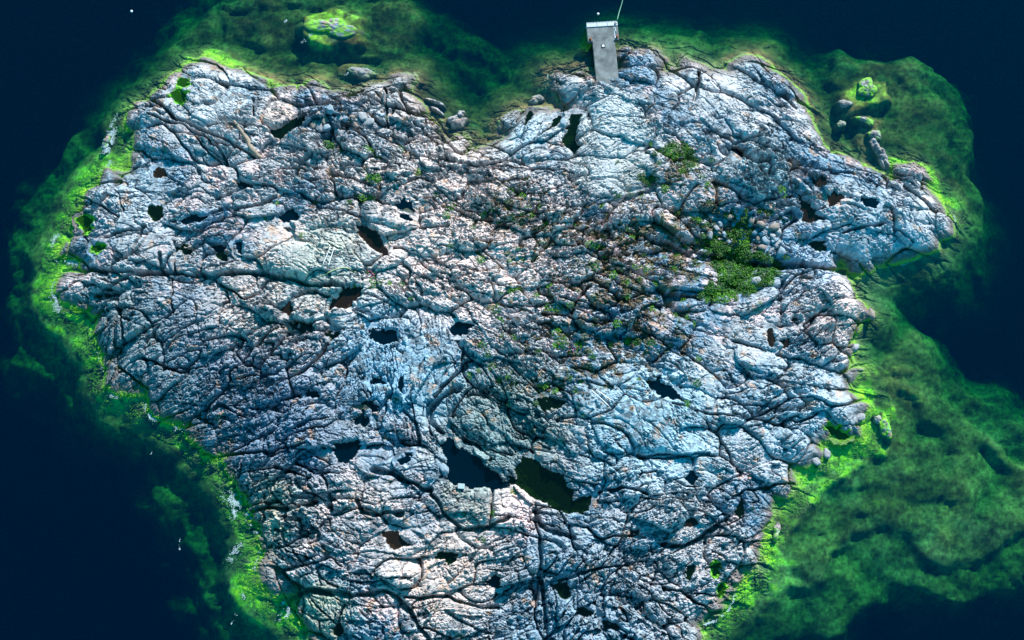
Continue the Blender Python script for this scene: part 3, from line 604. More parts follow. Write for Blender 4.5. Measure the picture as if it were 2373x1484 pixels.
def water(name, tint, diff, dfac, ripple, rscale, rough=.04, volume=None):
    """clear water: mirror-like top that lets sun and sight through"""
    m = bpy.data.materials.new(name); m.use_nodes = True; t = m.node_tree; N = t.nodes; L = t.links; N.clear()
    o = N.new('ShaderNodeOutputMaterial'); tr = N.new('ShaderNodeBsdfTransparent'); tr.inputs[0].default_value = (*tint, 1)
    df = N.new('ShaderNodeBsdfDiffuse'); df.inputs[0].default_value = (*diff, 1)
    gl = N.new('ShaderNodeBsdfGlossy'); gl.inputs['Roughness'].default_value = rough; gl.inputs[0].default_value = (1, 1, 1, 1)
    m1 = N.new('ShaderNodeMixShader'); m1.inputs[0].default_value = dfac; L.new(tr.outputs[0], m1.inputs[1]); L.new(df.outputs[0], m1.inputs[2])
    # mirror share after Schlick, the same from above and from below
    ge = N.new('ShaderNodeNewGeometry'); dt = N.new('ShaderNodeVectorMath'); dt.operation = 'DOT_PRODUCT'; L.new(ge.outputs['Incoming'], dt.inputs[0]); L.new(ge.outputs['Normal'], dt.inputs[1])
    ma = []
    for op, v in (('ABSOLUTE', None), ('SUBTRACT', 1.0), ('POWER', 5.0), ('MULTIPLY_ADD', .98)):
        k = N.new('ShaderNodeMath'); k.operation = op; ma.append(k)
    L.new(dt.outputs['Value'], ma[0].inputs[0]); ma[1].inputs[0].default_value = 1.0; L.new(ma[0].outputs[0], ma[1].inputs[1])
    L.new(ma[1].outputs[0], ma[2].inputs[0]); ma[2].inputs[1].default_value = 5.0; L.new(ma[2].outputs[0], ma[3].inputs[0]); ma[3].inputs[1].default_value = .98; ma[3].inputs[2].default_value = .02
    m2 = N.new('ShaderNodeMixShader'); L.new(ma[3].outputs[0], m2.inputs[0]); L.new(m1.outputs[0], m2.inputs[1]); L.new(gl.outputs[0], m2.inputs[2])
    L.new(m2.outputs[0], o.inputs['Surface'])
    if ripple:
        tc = N.new('ShaderNodeTexCoord'); mp = N.new('ShaderNodeMapping'); mp.inputs['Scale'].default_value = (1, 1.9, 1); mp.inputs['Rotation'].default_value = (0, 0, RAD(-28))
        L.new(tc.outputs['Object'], mp.inputs['Vector'])
        n = N.new('ShaderNodeTexNoise'); n.inputs['Scale'].default_value = rscale; n.inputs['Detail'].default_value = 5; n.inputs['Roughness'].default_value = .62
        L.new(mp.outputs[0], n.inputs['Vector'])
        bp = N.new('ShaderNodeBump'); bp.inputs['Strength'].default_value = ripple; bp.inputs['Distance'].default_value = .08; L.new(n.outputs['Fac'], bp.inputs['Height'])
        L.new(bp.outputs[0], gl.inputs['Normal']); L.new(bp.outputs[0], dt.inputs[1])
    if volume:
        va = N.new('ShaderNodeVolumeAbsorption'); va.inputs['Color'].default_value = (*volume[0], 1); va.inputs['Density'].default_value = volume[1]
        L.new(va.outputs[0], o.inputs['Volume'])
    return m
M['sea'] = water('sea_water', (1, 1, 1), (.0, .020, .105), .10, .5, 1.6, .05, ((.40, .80, .60), .76))
M['pool_n'] = water('dark_pool_water', (.10, .17, .22), (.0, .008, .02), .5, .06, 2.0)
M['pool_b'] = water('brown_pool_water', (.50, .36, .26), (.03, .018, .012), .35, .06, 2.0)
M['pool_g'] = water('green_pool_water', (.20, .40, .10), (.003, .010, .003), .4, .06, 2.0)
M['pool_v'] = water('weedy_pool_water', (.25, .6, .10), (.02, .09, .004), .45, .06, 2.0)

# ------------------------------------------------------------------ object helpers
def link(name, me, m, parent=None, loc=None):
    o = bpy.data.objects.new(name, me); COL.objects.link(o)
    if m is not None and me is not None and not me.materials: me.materials.append(m)
    if parent: o.parent = parent
    if loc is not None: o.location = loc
    return o
def tag(o, label, cat=None, group=None, kind=None):
    if label: o['label'] = label
    if cat: o['category'] = cat
    if group: o['group'] = group
    if kind: o['kind'] = kind
    return o
def mesh_np(name, V, F, col=None, smooth_=True):
    V = np.ascontiguousarray(V, f4); F = np.ascontiguousarray(F, np.int32); n = F.shape[1]
    me = bpy.data.meshes.new(name); me.vertices.add(len(V)); me.vertices.foreach_set('co', V.ravel())
    me.loops.add(F.size); me.loops.foreach_set('vertex_index', F.ravel())
    me.polygons.add(len(F)); me.polygons.foreach_set('loop_start', np.arange(0, F.size, n, dtype=np.int32))
    me.polygons.foreach_set('loop_total', np.full(len(F), n, np.int32))
    me.polygons.foreach_set('use_smooth', np.full(len(F), smooth_, bool))
    if col is not None:
        a = me.attributes.new('tint', 'FLOAT_COLOR', 'POINT')
        a.data.foreach_set('color', np.ascontiguousarray(np.concatenate([col, np.ones((len(col), 1))], 1), f4).ravel())
    me.update(calc_edges=True); return me
def mesh_py(name, V, F, smooth_=False):
    me = bpy.data.meshes.new(name); me.from_pydata([tuple(v) for v in V], [], F)
    if smooth_:
        for p in me.polygons: p.use_smooth = True
    me.update(); return me
def empty(name, loc, rz=0):
    o = bpy.data.objects.new(name, None); COL.objects.link(o); o.location = loc; o.rotation_euler = (0, 0, rz); o.empty_display_size = .3; return o
def bevel_box(x0, x1, y0, y1, z0, z1, b=.03):
    """box with chamfered upper and upright edges"""
    V = []; F = []
    def ring(ins, z):
        i = len(V); c = b+ins
        V.extend([(x0+c, y0+ins, z), (x1-c, y0+ins, z), (x1-ins, y0+c, z), (x1-ins, y1-c, z), (x1-c, y1-ins, z), (x0+c, y1-ins, z), (x0+ins, y1-c, z), (x0+ins, y0+c, z)]); return i
    r = [ring(0, z0), ring(0, z1-b), ring(b*.8, z1)]
    for a, c in zip(r, r[1:]):
        for k in range(8): F.append((a+k, a+(k+1) % 8, c+(k+1) % 8, c+k))
    F.append(tuple(range(r[0]+7, r[0]-1, -1))); F.append(tuple(range(r[2], r[2]+8)))
    return V, F
def tube(pts, rads, n=8):
    pts = np.asarray(pts, float); V = []; F = []
    if np.isscalar(rads): rads = [rads]*len(pts)
    for i, p in enumerate(pts):
        t = pts[min(i+1, len(pts)-1)]-pts[max(i-1, 0)]; t /= np.linalg.norm(t)+1e-9
        up = np.array([0, 0, 1.]) if abs(t[2]) < .9 else np.array([1., 0, 0])
        a = np.cross(t, up); a /= np.linalg.norm(a); b = np.cross(a, t)
        for k in range(n):
            w_ = 2*PI*k/n; V.append(p+rads[i]*(a*math.cos(w_)+b*math.sin(w_)))
    for i in range(len(pts)-1):
        for k in range(n): F.append((i*n+k, i*n+(k+1) % n, (i+1)*n+(k+1) % n, (i+1)*n+k))
    F.append(tuple(range(n-1, -1, -1))); F.append(tuple(range((len(pts)-1)*n, len(pts)*n)))
    return V, F
def spline(pts, n=8):
    P = np.asarray(pts, float); P = np.vstack([2*P[0]-P[1], P, 2*P[-1]-P[-2]]); out = []
    for i in range(1, len(P)-2):
        for k in range(n):
            t = k/n; a, b, c, d = P[i-1:i+3]
            out.append(.5*((2*b)+(-a+c)*t+(2*a-5*b+4*c-d)*t*t+(-a+3*b-3*c+d)*t**3))
    out.append(P[-2]); return np.array(out)

# ------------------------------------------------------------------ setting: sea bed, islet with its slabs, sea
bx = np.arange(-110, 110.1, .3, dtype=f4); by = np.arange(-75, 90.1, .3, dtype=f4)
BX, BY = np.meshgrid(bx, by, indexing='ij'); x, y = BX.ravel(), BY.ravel()
bz, _, _ = ground(x, y, False); bd = dfield(x, y)
far = np.maximum(np.maximum(np.abs(x)-82, 0), np.maximum(np.abs(y-3)-60, 0))
bz = np.where(far > 0, -15, bz)
bz = np.where(bd > -2.1, np.minimum(bz, -.3)-1.6*smooth(-2.1, -1.2, bd), bz)
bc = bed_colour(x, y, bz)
n1, n2 = BX.shape
I = (np.arange(n1-1)[:, None]*n2+np.arange(n2-1)[None, :]).ravel()
F = np.stack([I, I+n2, I+n2+1, I+1], 1)
deep = (bd > 1.5); keep = ~(deep[F].all(1))
V = np.stack([x, y, bz], 1)
used = np.zeros(len(V), bool); used[F[keep]] = True; mp = np.cumsum(used)-1
# the bed runs on level to the horizon
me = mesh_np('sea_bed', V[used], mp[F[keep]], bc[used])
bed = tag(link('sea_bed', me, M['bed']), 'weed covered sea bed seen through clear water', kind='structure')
ring = [(-110, -75), (110, -75), (110, 90), (-110, 90)]; big = [(-900, -900), (900, -900), (900, 900), (-900, 900)]
me = mesh_py('outer_sea_bed', [(a, b, -15) for a, b in ring+big], [(0, 4, 5, 1), (1, 5, 6, 2), (2, 6, 7, 3), (3, 7, 4, 0)])
a = me.attributes.new('tint', 'FLOAT_COLOR', 'POINT')
for i in range(8): a.data[i].color = (.05, .12, .03, 1)
link('level_bed', me, M['bed'], bed)

idx = np.full((NX, NY), -1, np.int64); idx[use] = np.arange(use.sum())
q = use[:-1, :-1] & use[1:, :-1] & use[1:, 1:] & use[:-1, 1:]
qi, qj = np.nonzero(q)
F = np.stack([idx[qi, qj], idx[qi+1, qj], idx[qi+1, qj+1], idx[qi, qj+1]], 1)
gd = GD[use]; gz = GZ[use]; gp = GP[use]
lc = ground_colour(ux, uy, gz, gd, gp, uh); sc = bed_colour(ux, uy, gz)
t = smooth(.10, -.25, gz+.1*noise(ux, uy, .7, 401))*smooth(1.2, .0, gd)
gc = lc*(1-t[:, None])+sc*t[:, None]
GV = np.stack([ux, uy, gz], 1)
fid = np.where(gd[F[:, 0]] > -.35, uk[F[:, 0]], -1)
ids, cnt = np.unique(fid[fid >= 0], return_counts=True)
# slabs that show largest become parts of their own, the scraps one part
inview = {int(i): int(c) for i, c in zip(ids, cnt)}
for i in list(inview):
    if SD[i, 1] < -36.5: inview[i] = int(inview[i]*.2)
best = sorted(inview, key=lambda i: -inview[i])[:298]
lut = np.full(len(SD)+1, -2); lut[best] = best
fl = np.where(fid < 0, -1, lut[np.maximum(fid, 0)])
order = np.argsort(fl, kind='stable'); fs = fl[order]
bounds = np.flatnonzero(np.diff(fs))+1
islet = None
groups = np.split(order, bounds)
FLAT = False
def sub(fi):
    f = F[fi]; vs, inv = np.unique(f, return_inverse=True); return GV[vs], inv.reshape(f.shape), gc[vs]
for g in sorted(groups, key=lambda g: 0 if fl[g[0]] == -1 else 1):
    k = fl[g[0]]; V, f, c = sub(g)
    if k == -1:
        islet = tag(link('islet', mesh_np('islet_foot', V, f, c, FLAT), M['rock']), 'bare fissured rocky islet shaped like an animal head rising from the sea', kind='structure')
    elif k == -2:
        o = link('broken_rock', mesh_np('broken_rock', V, f, c, FLAT), M['rock'], islet); o['kind'] = 'stuff'
    else:
        link('rock_slab', mesh_np('rock_slab', V, f, c, FLAT), M['rock'], islet)
# sea: one closed body of water
me = mesh_py('sea', [(-900, -900, -40), (900, -900, -40), (900, 900, -40), (-900, 900, -40), (-900, -900, 0), (900, -900, 0), (900, 900, 0), (-900, 900, 0)],
             [(3, 2, 1, 0), (4, 5, 6, 7), (0, 1, 5, 4), (1, 2, 6, 5), (2, 3, 7, 6), (3, 0, 4, 7)])
tag(link('sea', me, M['sea']), 'deep blue sea turning green over the reefs round the islet', kind='structure')

# ------------------------------------------------------------------ rock pools
for P, zp, (kd, sh, lab) in zip(POOLW, POOLZ, POOLS):
    c = P.mean(0); n = len(P)
    # outline pushed a little under the rim
    prv = np.roll(P, 1, 0); nxt = np.roll(P, -1, 0); t = nxt-prv; t /= np.linalg.norm(t, axis=1)[:, None]+1e-9
    area = .5*np.sum(P[:, 0]*nxt[:, 1]-nxt[:, 0]*P[:, 1]); sgn = 1 if area > 0 else -1
    O = P+np.stack([t[:, 1], -t[:, 0]], 1)*sgn*.45
    pts = [(a-c[0], b-c[1], 0) for a, b in (O if area > 0 else O[::-1])]
    V = pts+[(a, b, -.02) for a, b, z in pts]
    me = mesh_py('rock_pool', V, [tuple(range(n))])
    o = link('rock_pool', me, M['pool_'+kd], loc=(c[0], c[1], zp))
    tag(o, lab, 'rock pool', 'rock pools on the islet')

# ------------------------------------------------------------------ skerries: rocks standing in the water beside the islet
def mound(p, rx, ry, ang, h, label, cat='rock', name='skerry', lime=.3, pink=0, seed=1):
    h *= .72; cx, cy = W(p); rx *= PX; ry *= PX; nr, na = 26, 72
    r = np.linspace(0, 1.45, nr)[:, None]; a = np.linspace(0, 2*PI, na, endpoint=False)[None, :]
    lob = 1+.16*np.sin(2*a+seed)+.12*np.sin(3*a+2.1*seed)+.08*np.sin(5*a+seed*.7)
    u = (r*np.cos(a)*rx*lob).ravel(); v = (r*np.sin(a)*ry*lob).ravel(); c, s = math.cos(RAD(ang)), math.sin(RAD(ang))
    X = (cx+u*c-v*s).astype(f4); Y = (cy+u*s+v*c).astype(f4); rr = np.broadcast_to(r, (nr, na)).ravel()
    e1, a1, b1, u1, v1 = vor(X+.2*noise(X, Y, .8, 3), Y+.2*noise(X, Y, .8, 5), 1.0, 70+seed, 1.9)
    e2, a2, b2, u2, v2 = vor(X, Y, .5, 90+seed, 1.8)
    Z = h*(1-rr**2.2*1.0)+h*.55*(.4*(hsh(a1, 3)-.5)+.5*(.4-u1*u1-v1*v1)*.6-.4*np.exp(-(e1/.09)**2))+h*.22*(.5*(hsh(a2, 4)-.5)-.5*np.exp(-(e2/.06)**2))+.06*fbm(X, Y, .5, 3, 7)
    Z = np.where(rr > .98, Z-(rr-.98)*2.4, Z)
    Z = np.minimum(Z, h*1.35)
    col = ground_colour(X, Y, Z+.22, np.full(X.shape, 3.0, f4))
    n2 = fbm(X, Y, .8, 3, 500+seed)
    col = mix(col, (.15, .42, .02), np.clip(smooth(.30, .0, Z+.55*n2-.35*(lime-.5))*np.clip(lime*1.5, 0, .92)*smooth(-.2, .25, n2+.3*lime), 0, .92))
    col = mix(col, (.10, .085, .04), smooth(.06, -.12, Z)*.8)
    V = np.stack([X-cx, Y-cy, Z], 1)
    i = np.arange(nr-1)[:, None]*na; j = np.arange(na)[None, :]; k = (j+1) % na
    F_ = np.stack([i+j, i+na+j, i+na+k, i+k], -1).reshape(-1, 4)
    o = link(name, mesh_np(name, V, F_, col), M['rock'], loc=(cx, cy, 0)); return tag(o, label, cat, 'rocks standing in the water round the islet')
mound((768,62),58,26,-6,.42,'low weedy reef top breaking the water in the upper left',lime=.9,seed=2)
mound((838,168),32,14,-4,.45,'small oval rock in the channel above the upper left shore',lime=.35,seed=3)
mound((1060,282),24,17,30,.75,'pale boulder standing at the mouth of the upper notch',lime=0,seed=4)
mound((1066,268),14,10,60,.7,'top knob of pale rock in the upper notch',lime=0,seed=14)
mound((2010,203),26,22,20,.5,'green crested rock on the reef off the right shore',lime=1.0,seed=5)
mound((1958,240),17,11,-20,.45,'little white speckled rock on the reef edge, left of the green crested one',lime=.1,seed=6)
mound((1950,287),10,9,0,.22,'tiny round rock just awash off the right shore',lime=.3,seed=7)
mound((2006,279),20,10,-20,.35,'low dark rock with green edge off the right shore',lime=.7,seed=8)
mound((2028,312),14,15,20,.5,'weedy knob above the long blue rock on the right',lime=.6,seed=9)
mound((2040,358),14,44,18,.9,'long upright blue and white rock beside the right shore',lime=.05,seed=10)
mound((2052,990),14,24,10,.4,'weedy rock just off the lower right shore',lime=1.0,seed=11)
mound((2034,972),9,9,0,.4,'pale knob off the lower right shore',lime=.4,seed=12)
mound((1243,230),16,12,10,.4,'small rock near the shore left of the jetty',lime=.3,seed=13)
mound((1008,236),22,5,-20,.35,'thin splinter of rock off the shore of the upper notch',lime=0,seed=15)
mound((1012,256),20,5,-30,.35,'lower splinter of rock off the shore of the upper notch',lime=0,seed=16)
mound((245,330),9,18,-20,.35,'dark rock outside the foaming western shore',lime=.5,seed=17)
mound((1800,1232),8,20,-10,.35,'yellowish rock awash on the lower right shore',lime=.7,seed=18)

# ------------------------------------------------------------------ jetty
JZ = 1.05
o0 = W((1410,206), JZ); o1 = W((1394.5,53), JZ); ax = o1-o0; JL = float(np.linalg.norm(ax)); jr = math.atan2(ax[1], ax[0])-PI/2
jet = tag(empty('jetty', (o0[0], o0[1], 0), jr), 'grey concrete jetty with wide head and white toothed fender at its seaward end', 'jetty')
hw, ww = 1.38, 1.93; yh = JL-2.45
V = []; F_ = []
out = [(-hw, -.5), (hw, -.5), (hw, yh), (ww, yh), (ww, JL-.56), (-ww, JL-.56), (-ww, yh-.05), (-hw, yh-.05)]
b = .04; cxy = np.array([0, JL/2])
inn = [(-hw+b, -.5+b), (hw-b, -.5+b), (hw-b, yh+b), (ww-b, yh+b), (ww-b, JL-.56-b), (-ww+b, JL-.56-b), (-ww+b, yh-.05+b), (-hw+b, yh-.05+b)]
V = [(x, y, JZ-.55) for x, y in out]+[(x, y, JZ-b) for x, y in out]+[(x, y, JZ) for x, y in inn]
for r in (0, 8):
    for k in range(8): F_.append((r+k, r+(k+1) % 8, r+8+(k+1) % 8, r+8+k))
F_.append(tuple(range(16, 24))); F_.append(tuple(range(7, -1, -1)))
link('deck', mesh_py('deck', V, F_), M['concrete'], jet)
V, F_ = bevel_box(-hw+.3, hw-.3, .5, JL-.9, -4, JZ-.553, .05); link('pier', mesh_py('pier', V, F_), M['concrete'], jet)
for k in range(3):                                                     # white beam in three lengths
    x0 = -ww+k*(2*ww/3); V, F_ = bevel_box(x0+.012, x0+2*ww/3-.012, JL-.55, JL-.02, JZ-.5, JZ+.09, .03)
    link('fender_beam', mesh_py('fender_beam', V, F_), M['white_timber'], jet)
V, F_ = tube([(0, 0, JZ-1.5), (0, 0, JZ+.04), (0, 0, JZ+.07)], [.07, .07, .05], 10)
fp = mesh_py('fender_post', V, F_)
for k in range(21): link('fender_post', fp, M['white_timber'], jet, (-ww+.10+k*(2*ww-.2)/20, JL+.055, 0))
def bollard(x, y):
    V, F_ = tube([(0, 0, 0), (0, 0, .03), (0, 0, .031), (0, 0, .26), (0, 0, .30), (0, 0, .36), (0, 0, .38)], [.19, .19, .10, .10, .16, .16, .1], 14)
    return link('bollard', mesh_py('bollard', V, F_, True), M['rust'], jet, (x, y, JZ))
bollard(-ww+.30, yh+.22); bollard(ww-.26, yh+.34)
V, F_ = bevel_box(-.26, .26, -.26, .26, 0, .05, .02); fr = link('inspection_hatch', mesh_py('inspection_hatch', V, F_), M['dark'], jet, (-.12, yh-.75, JZ+.001))
V, F_ = bevel_box(-.14, .14, -.14, .14, .051, .09, .02); link('lid', mesh_py('lid', V, F_), M['white'], fr)
V, F_ = tube([(ww-.28, yh+.6, JZ+.12), (ww-.40, JL-.75, JZ+.12)], .045, 8); link('rail', mesh_py('rail', V, F_, True), M['pipe'], jet)
V, F_ = bevel_box(ww-.55, ww-.38, yh+.2, JL-.7, JZ+.002, JZ+.05, .01); link('kerb', mesh_py('kerb', V, F_), M['white_timber'], jet)
rg = []
for k in range(15): t = 2*PI*k/14; rg.append((.13*math.cos(t), .13*math.sin(t), .13))
V, F_ = tube(rg, .03, 6); link('mooring_ring', mesh_py('mooring_ring', V, F_, True), M['dark'], jet, (ww-.28, JL-.3, JZ))
V, F_ = bevel_box(-.22, .22, -.3, .3, 0, .05, .01); pl = link('ramp_plate', mesh_py('ramp_plate', V, F_), M['block'], jet, (.55, .10, JZ+.004)); pl.rotation_euler = (RAD(2), 0, RAD(25))
V, F_ = bevel_box(-.25, .3, -.18, .18, 0, .10, .04); pl = link('loose_stone', mesh_py('loose_stone', V, F_), M['block'], jet, (-hw+.45, .75, JZ+.002))
pp = []
a0 = np.array([*W((1430,48), JZ), JZ+.15]); a1 = np.array([*W((1436,24), .3), .25]); a2 = np.array([*W((1442,4)), .03]); a3 = np.array([*W((1448,-30)), .03])
V, F_ = tube(spline([a0, a1, a2, a3], 6), .05, 6); tag(link('mooring_rope', mesh_py('mooring_rope', V, F_, True), M['rope']), 'thin green rope running seaward from the jetty corner', 'rope')
for p, lab in (((1386,33), 'small white float on the water just beyond the jetty'), ((305,27), 'small white float on the open water far to the upper left')):
    x0, y0 = W(p); V = []; F_ = []
    V, F_ = tube([(0, 0, -.12), (0, 0, -.06), (0, 0, .05), (0, 0, .14), (0, 0, .17)], [.05, .13, .16, .10, .03], 12)
    tag(link('float', mesh_py('float', V, F_, True), M['white'], loc=(x0, y0, 0)), lab, 'float')

# ------------------------------------------------------------------ things lying on the rock
def lay(pts, off, n=6):
    """a line of survey points laid on the ground"""
    P = [spot(p) for p in pts]; C_ = spline([(a, b, 0) for a, b, c in P], n)
    z = zat(C_[:, 0], C_[:, 1]); zs = np.array([max(z[max(i-1, 0):i+2]) for i in range(len(z))])
    C_[:, 2] = zs+off; return C_
def pole(p, q, r, m, name, label, cat, lift=.15):
    a = np.array(spot(p)); b = np.array(spot(q)); T = np.linspace(0, 1, 12)
    P = a[None]*(1-T[:, None])+b[None]*T[:, None]; g = zat(P[:, 0], P[:, 1])
    top = np.max(g-P[:, 2]); P[:, 2] += max(top, 0)+lift*.3
    V, F_ = tube(P, r, 8); return tag(link(name, mesh_py(name, V, F_, True), m), label, cat)
pole((766,574),(748,615),.045,M['white'],'pole','left of two thin white poles on the pale slab above the long crack','pole')
pole((775,574),(761,617),.045,M['white'],'pole','right of two thin white poles on the pale slab above the long crack','pole')
pole((1371,905),(1411,942),.045,M['white'],'pole','lower of two thin white poles on pale rock above the smooth blue slab','pole')
pole((1381,905),(1417,929),.045,M['white'],'pole','upper of two thin white poles on pale rock above the smooth blue slab','pole')
for pts, lab in (([(1043,514),(1010,560),(975,590),(952,652)],'long dark mast shadow tube lying across the pale rock at the middle of the islet'),([(1067,568),(1040,600),(1010,632)],'short dark mast shadow tube on pale rock right of the long one'),([(1303,568),(1270,604),(1239,639)],'dark cable on pale rock above the middle of the islet, furthest right'),
                 ([(1070,807),(1071,848),(1043,882),(1006,919)],'curved dark cable along the right edge of the smooth blue rock')):
    V, F_ = tube(lay(pts, .03), .045, 6); tag(link('cable', mesh_py('cable', V, F_, True), M['dark']), lab, 'cable')  # first three tubes imitate mast shadows, the last is a real cable
V, F_ = tube(lay([(742,639),(754,637),(776,626),(795,621),(810,623),(826,632)], .03), .045, 6); tag(link('hose', mesh_py('hose', V, F_, True), M['hose']), 'pale yellowish hose curving over the slab above the long crack', 'hose')
L_ = lay([(546,287),(573,324),(590,357),(607,368)], .1, 8); n = len(L_)
for _ in range(4): L_[1:-1, 2] = (L_[:-2, 2]+L_[2:, 2]+2*L_[1:-1, 2])/4
V, F_ = tube(L_, list(np.interp(np.arange(n), [0, n*.3, n*.7, n-1], [.10, .30, .34, .16])), 10); tag(link('driftwood_log', mesh_py('driftwood_log', V, F_, True), M['wood']), 'grey brown tapering log lying across the fissured slabs in the upper left', 'log')
x0, y0, z0 = spot((1069,1128)); V, F_ = bevel_box(-.36, .36, -.28, .28, -.4, .42, .03)
o = tag(link('square_block', mesh_py('square_block', V, F_), M['block'], loc=(x0, y0, z0)), 'small pale square block at the lower edge of the large dark pool', 'block'); o.rotation_euler = (0, 0, RAD(-5))

# loose boulders
def boulder_mesh(seed):
    import bmesh
    bm = bmesh.new(); bmesh.ops.create_icosphere(bm, subdivisions=3, radius=1); r = rng(seed)
    N_ = r.normal(0, 1, (14, 3)); N_ /= np.linalg.norm(N_, axis=1)[:, None]; D_ = r.uniform(.62, .95, 14)
    for v in bm.verts:
        c = np.array(v.co)
        for nn, dd in zip(N_, D_):
            t = c@nn
            if t > dd: c = c-nn*(t-dd)*.85
        v.co = c*(1+.30*float(fbm(c[:1]*1.3+seed*9+c[2], c[1:2]*1.3-c[2]*.7, .7, 4, 5, .7)[0]))
    for f in bm.faces: f.smooth = True
    me = bpy.data.meshes.new('boulder'); bm.to_mesh(me); bm.free()
    P = np.array([v.co for v in me.vertices], f4)
    col = np.empty((len(P), 3), f4); col[:] = [(.25, .26, .28), (.19, .25, .30), (.22, .18, .16)][seed % 3]
    col *= (1+.3*fbm(P[:, 0]*2+seed*5, P[:, 1]*2+P[:, 2], .5, 3, 7))[:, None]
    a = me.attributes.new('tint', 'FLOAT_COLOR', 'POINT'); a.data.foreach_set('color', np.concatenate([col, np.ones((len(P), 1), f4)], 1).astype(f4).ravel())
    me.materials.append(M['rock']); return me
BM = [boulder_mesh(s) for s in range(7)]
def boulder(p, r, label, group, k=None, rot=None, flat=.75, el=1.35):
    R = rng(int(p[0]*13+p[1])); x0, y0, z0 = spot(p); r *= PX
    o = link('boulder', BM[(int(p[0])+int(p[1])) % 7 if k is None else k], None, loc=(x0, y0, z0+r*.22))
    o.scale = (r*el, r, r*flat); o.rotation_euler = (0, 0, R.uniform(0, 6.28) if rot is None else RAD(rot)); return tag(o, label, 'boulder', group)
for p in [(738,268),(752,282),(768,262),(785,275),(800,262),(818,272),(742,300),(760,305),(780,298),(803,290),(825,290),(840,272),(728,292),(855,285),(795,310)]:
    boulder(p, rng(p[0]).uniform(6, 11), 'rounded cobble in the bed of pinkish stones right of the slanting green pool', 'cobbles right of the slanting green pool')
for p in [(1682,508),(1693,503),(1710,505),(1700,520),(1668,520),(1660,530),(1645,545),(1678,545),(1662,538),(1708,548),(1740,512),(1750,540),(1735,560),(1690,560)]:
    boulder(p, rng(p[0]+1).uniform(4.5, 9), 'pale loose stone at the upper end of the green thicket', 'stones at the upper end of the thicket')
for p in [(1760,552),(1775,560),(1790,548),(1800,565),(1785,580),(1768,575),(1805,540),(1778,535),(1795,527),(1810,585),(1765,522)]:
    boulder(p, rng(p[0]+2).uniform(6, 12), 'grey loose stone along the right side of the green thicket', 'stones on the right side of the thicket')
for p, r, lab in [((1992,968),10,'brownish shore boulder beside the bright green pool on the lower right'),((1915,1052),9,'dark brown boulder on the lower right shore'),((1890,1070),9,'dark boulder left of the dark brown one on the lower right shore'),((1978,808),11,'rounded blue grey boulder on the shore below the lower head'),((2018,728),10,'pointed boulder at the tip of the lower head'),((1345,1000),10,'pale block in the rubble above the largest pool'),((1305,288),10,'round boulder at the edge of the upright mossy pool'),((1146,1352),7,'pale splinter lying in a dark blue pool'),((880,1236),6,'small pale stone lying in the brown pool'),((1030,1088),11,'square grey boulder on the left bank of the large dark pool'),
                  ((330,250),10,'smooth brownish boulder at the foaming upper left shore'),((1752,652),10,'rough boulder below the green thicket')]:
    boulder(p, r, lab, None)

# ------------------------------------------------------------------ plants
def leaves(n, R, H, size, seed, flat=.6):
    r = rng(seed); V = []; F_ = []
    for k in range(n):
        a = r.uniform(0, 6.28); q = math.sqrt(r.uniform(0, 1)); x0, y0 = q*R*math.cos(a), q*R*math.sin(a); z0 = H*(1-q*q*.8)*r.uniform(.45, 1)
        nn = np.array([r.normal(0, flat), r.normal(0, flat), 1.]); nn /= np.linalg.norm(nn)
        u = np.cross(nn, [math.cos(a*3), math.sin(a*3), .1]); u /= np.linalg.norm(u); v = np.cross(nn, u); s = size*r.uniform(.6, 1.35)
        c = np.array([x0, y0, z0]); i = len(V)
        V += [c-u*s, c-v*s*.55+nn*s*.15, c+u*s, c+v*s*.55+nn*s*.15]; F_.append((i, i+1, i+2, i+3))
    return V, F_
def plant_mesh(name, m, n, R, H, size, seed):
    V, F_ = leaves(n, R, H, size, seed); me = mesh_py(name, V, F_); me.materials.append(m); return me
BUSH = [plant_mesh('bush', M['leaf'], 110, 1, .8, .17, s) for s in range(5)]+[plant_mesh('bush', M['leaf2'], 90, 1, .7, .18, 9+s) for s in range(2)]
TUFT = [plant_mesh('tuft', M['leaf2'], 60, 1, .5, .2, 20+s) for s in range(3)]+[plant_mesh('tuft', M['leaf'], 60, 1, .5, .2, 26+s) for s in range(3)]
def put(name, me, p, r, h, label, cat, group):
    x0, y0, z0 = spot(p); o = link(name, me, None, loc=(x0, y0, z0-.03)); o.scale = (r, r, h); o.rotation_euler = (0, 0, rng(int(p[0]*31+p[1]*7)).uniform(0, 6.28)); return tag(o, label, cat, group)
def scatter(poly, n, seed, mind):
    r = rng(seed); P = np.array(poly, float); lo, hi = P.min(0), P.max(0); out = []
    for k in range(n*60):
        p = r.uniform(lo, hi)
        if not inside(np.array([p[0]], f4), np.array([p[1]], f4), P)[0]: continue
        if all((p[0]-a)**2+(p[1]-b)**2 > mind*mind for a, b in out): out.append((p[0], p[1]))
        if len(out) >= n: break
    return out
THICK = [(1628,560),(1650,555),(1690,545),(1705,500),(1730,505),(1742,545),(1738,590),(1760,608),(1800,612),(1810,630),(1790,650),(1765,665),(1745,680),(1700,690),(1650,697),(1620,694),(1640,668),(1665,650),(1655,625),(1640,600)]
for i, p in enumerate(scatter(THICK, 170, 3, 7.5)):
    put('bush', BUSH[i % 7], p, rng(i).uniform(.40, .72), rng(i+99).uniform(.25, .65), 'leafy green bush in the dense thicket filling the hollow on the right', 'bush', 'bushes of the green thicket')
for i in range(46):
    q_ = THICK[i % len(THICK)]; r_ = rng(900+i); p = (q_[0]+r_.normal(0, 11), q_[1]+r_.normal(0, 9))
    put('bush', BUSH[i % 7], p, r_.uniform(.22, .42), r_.uniform(.2, .4), 'small ragged green bush on the fringe of the dense thicket on the right', 'bush', 'bushes on the fringe of the green thicket')
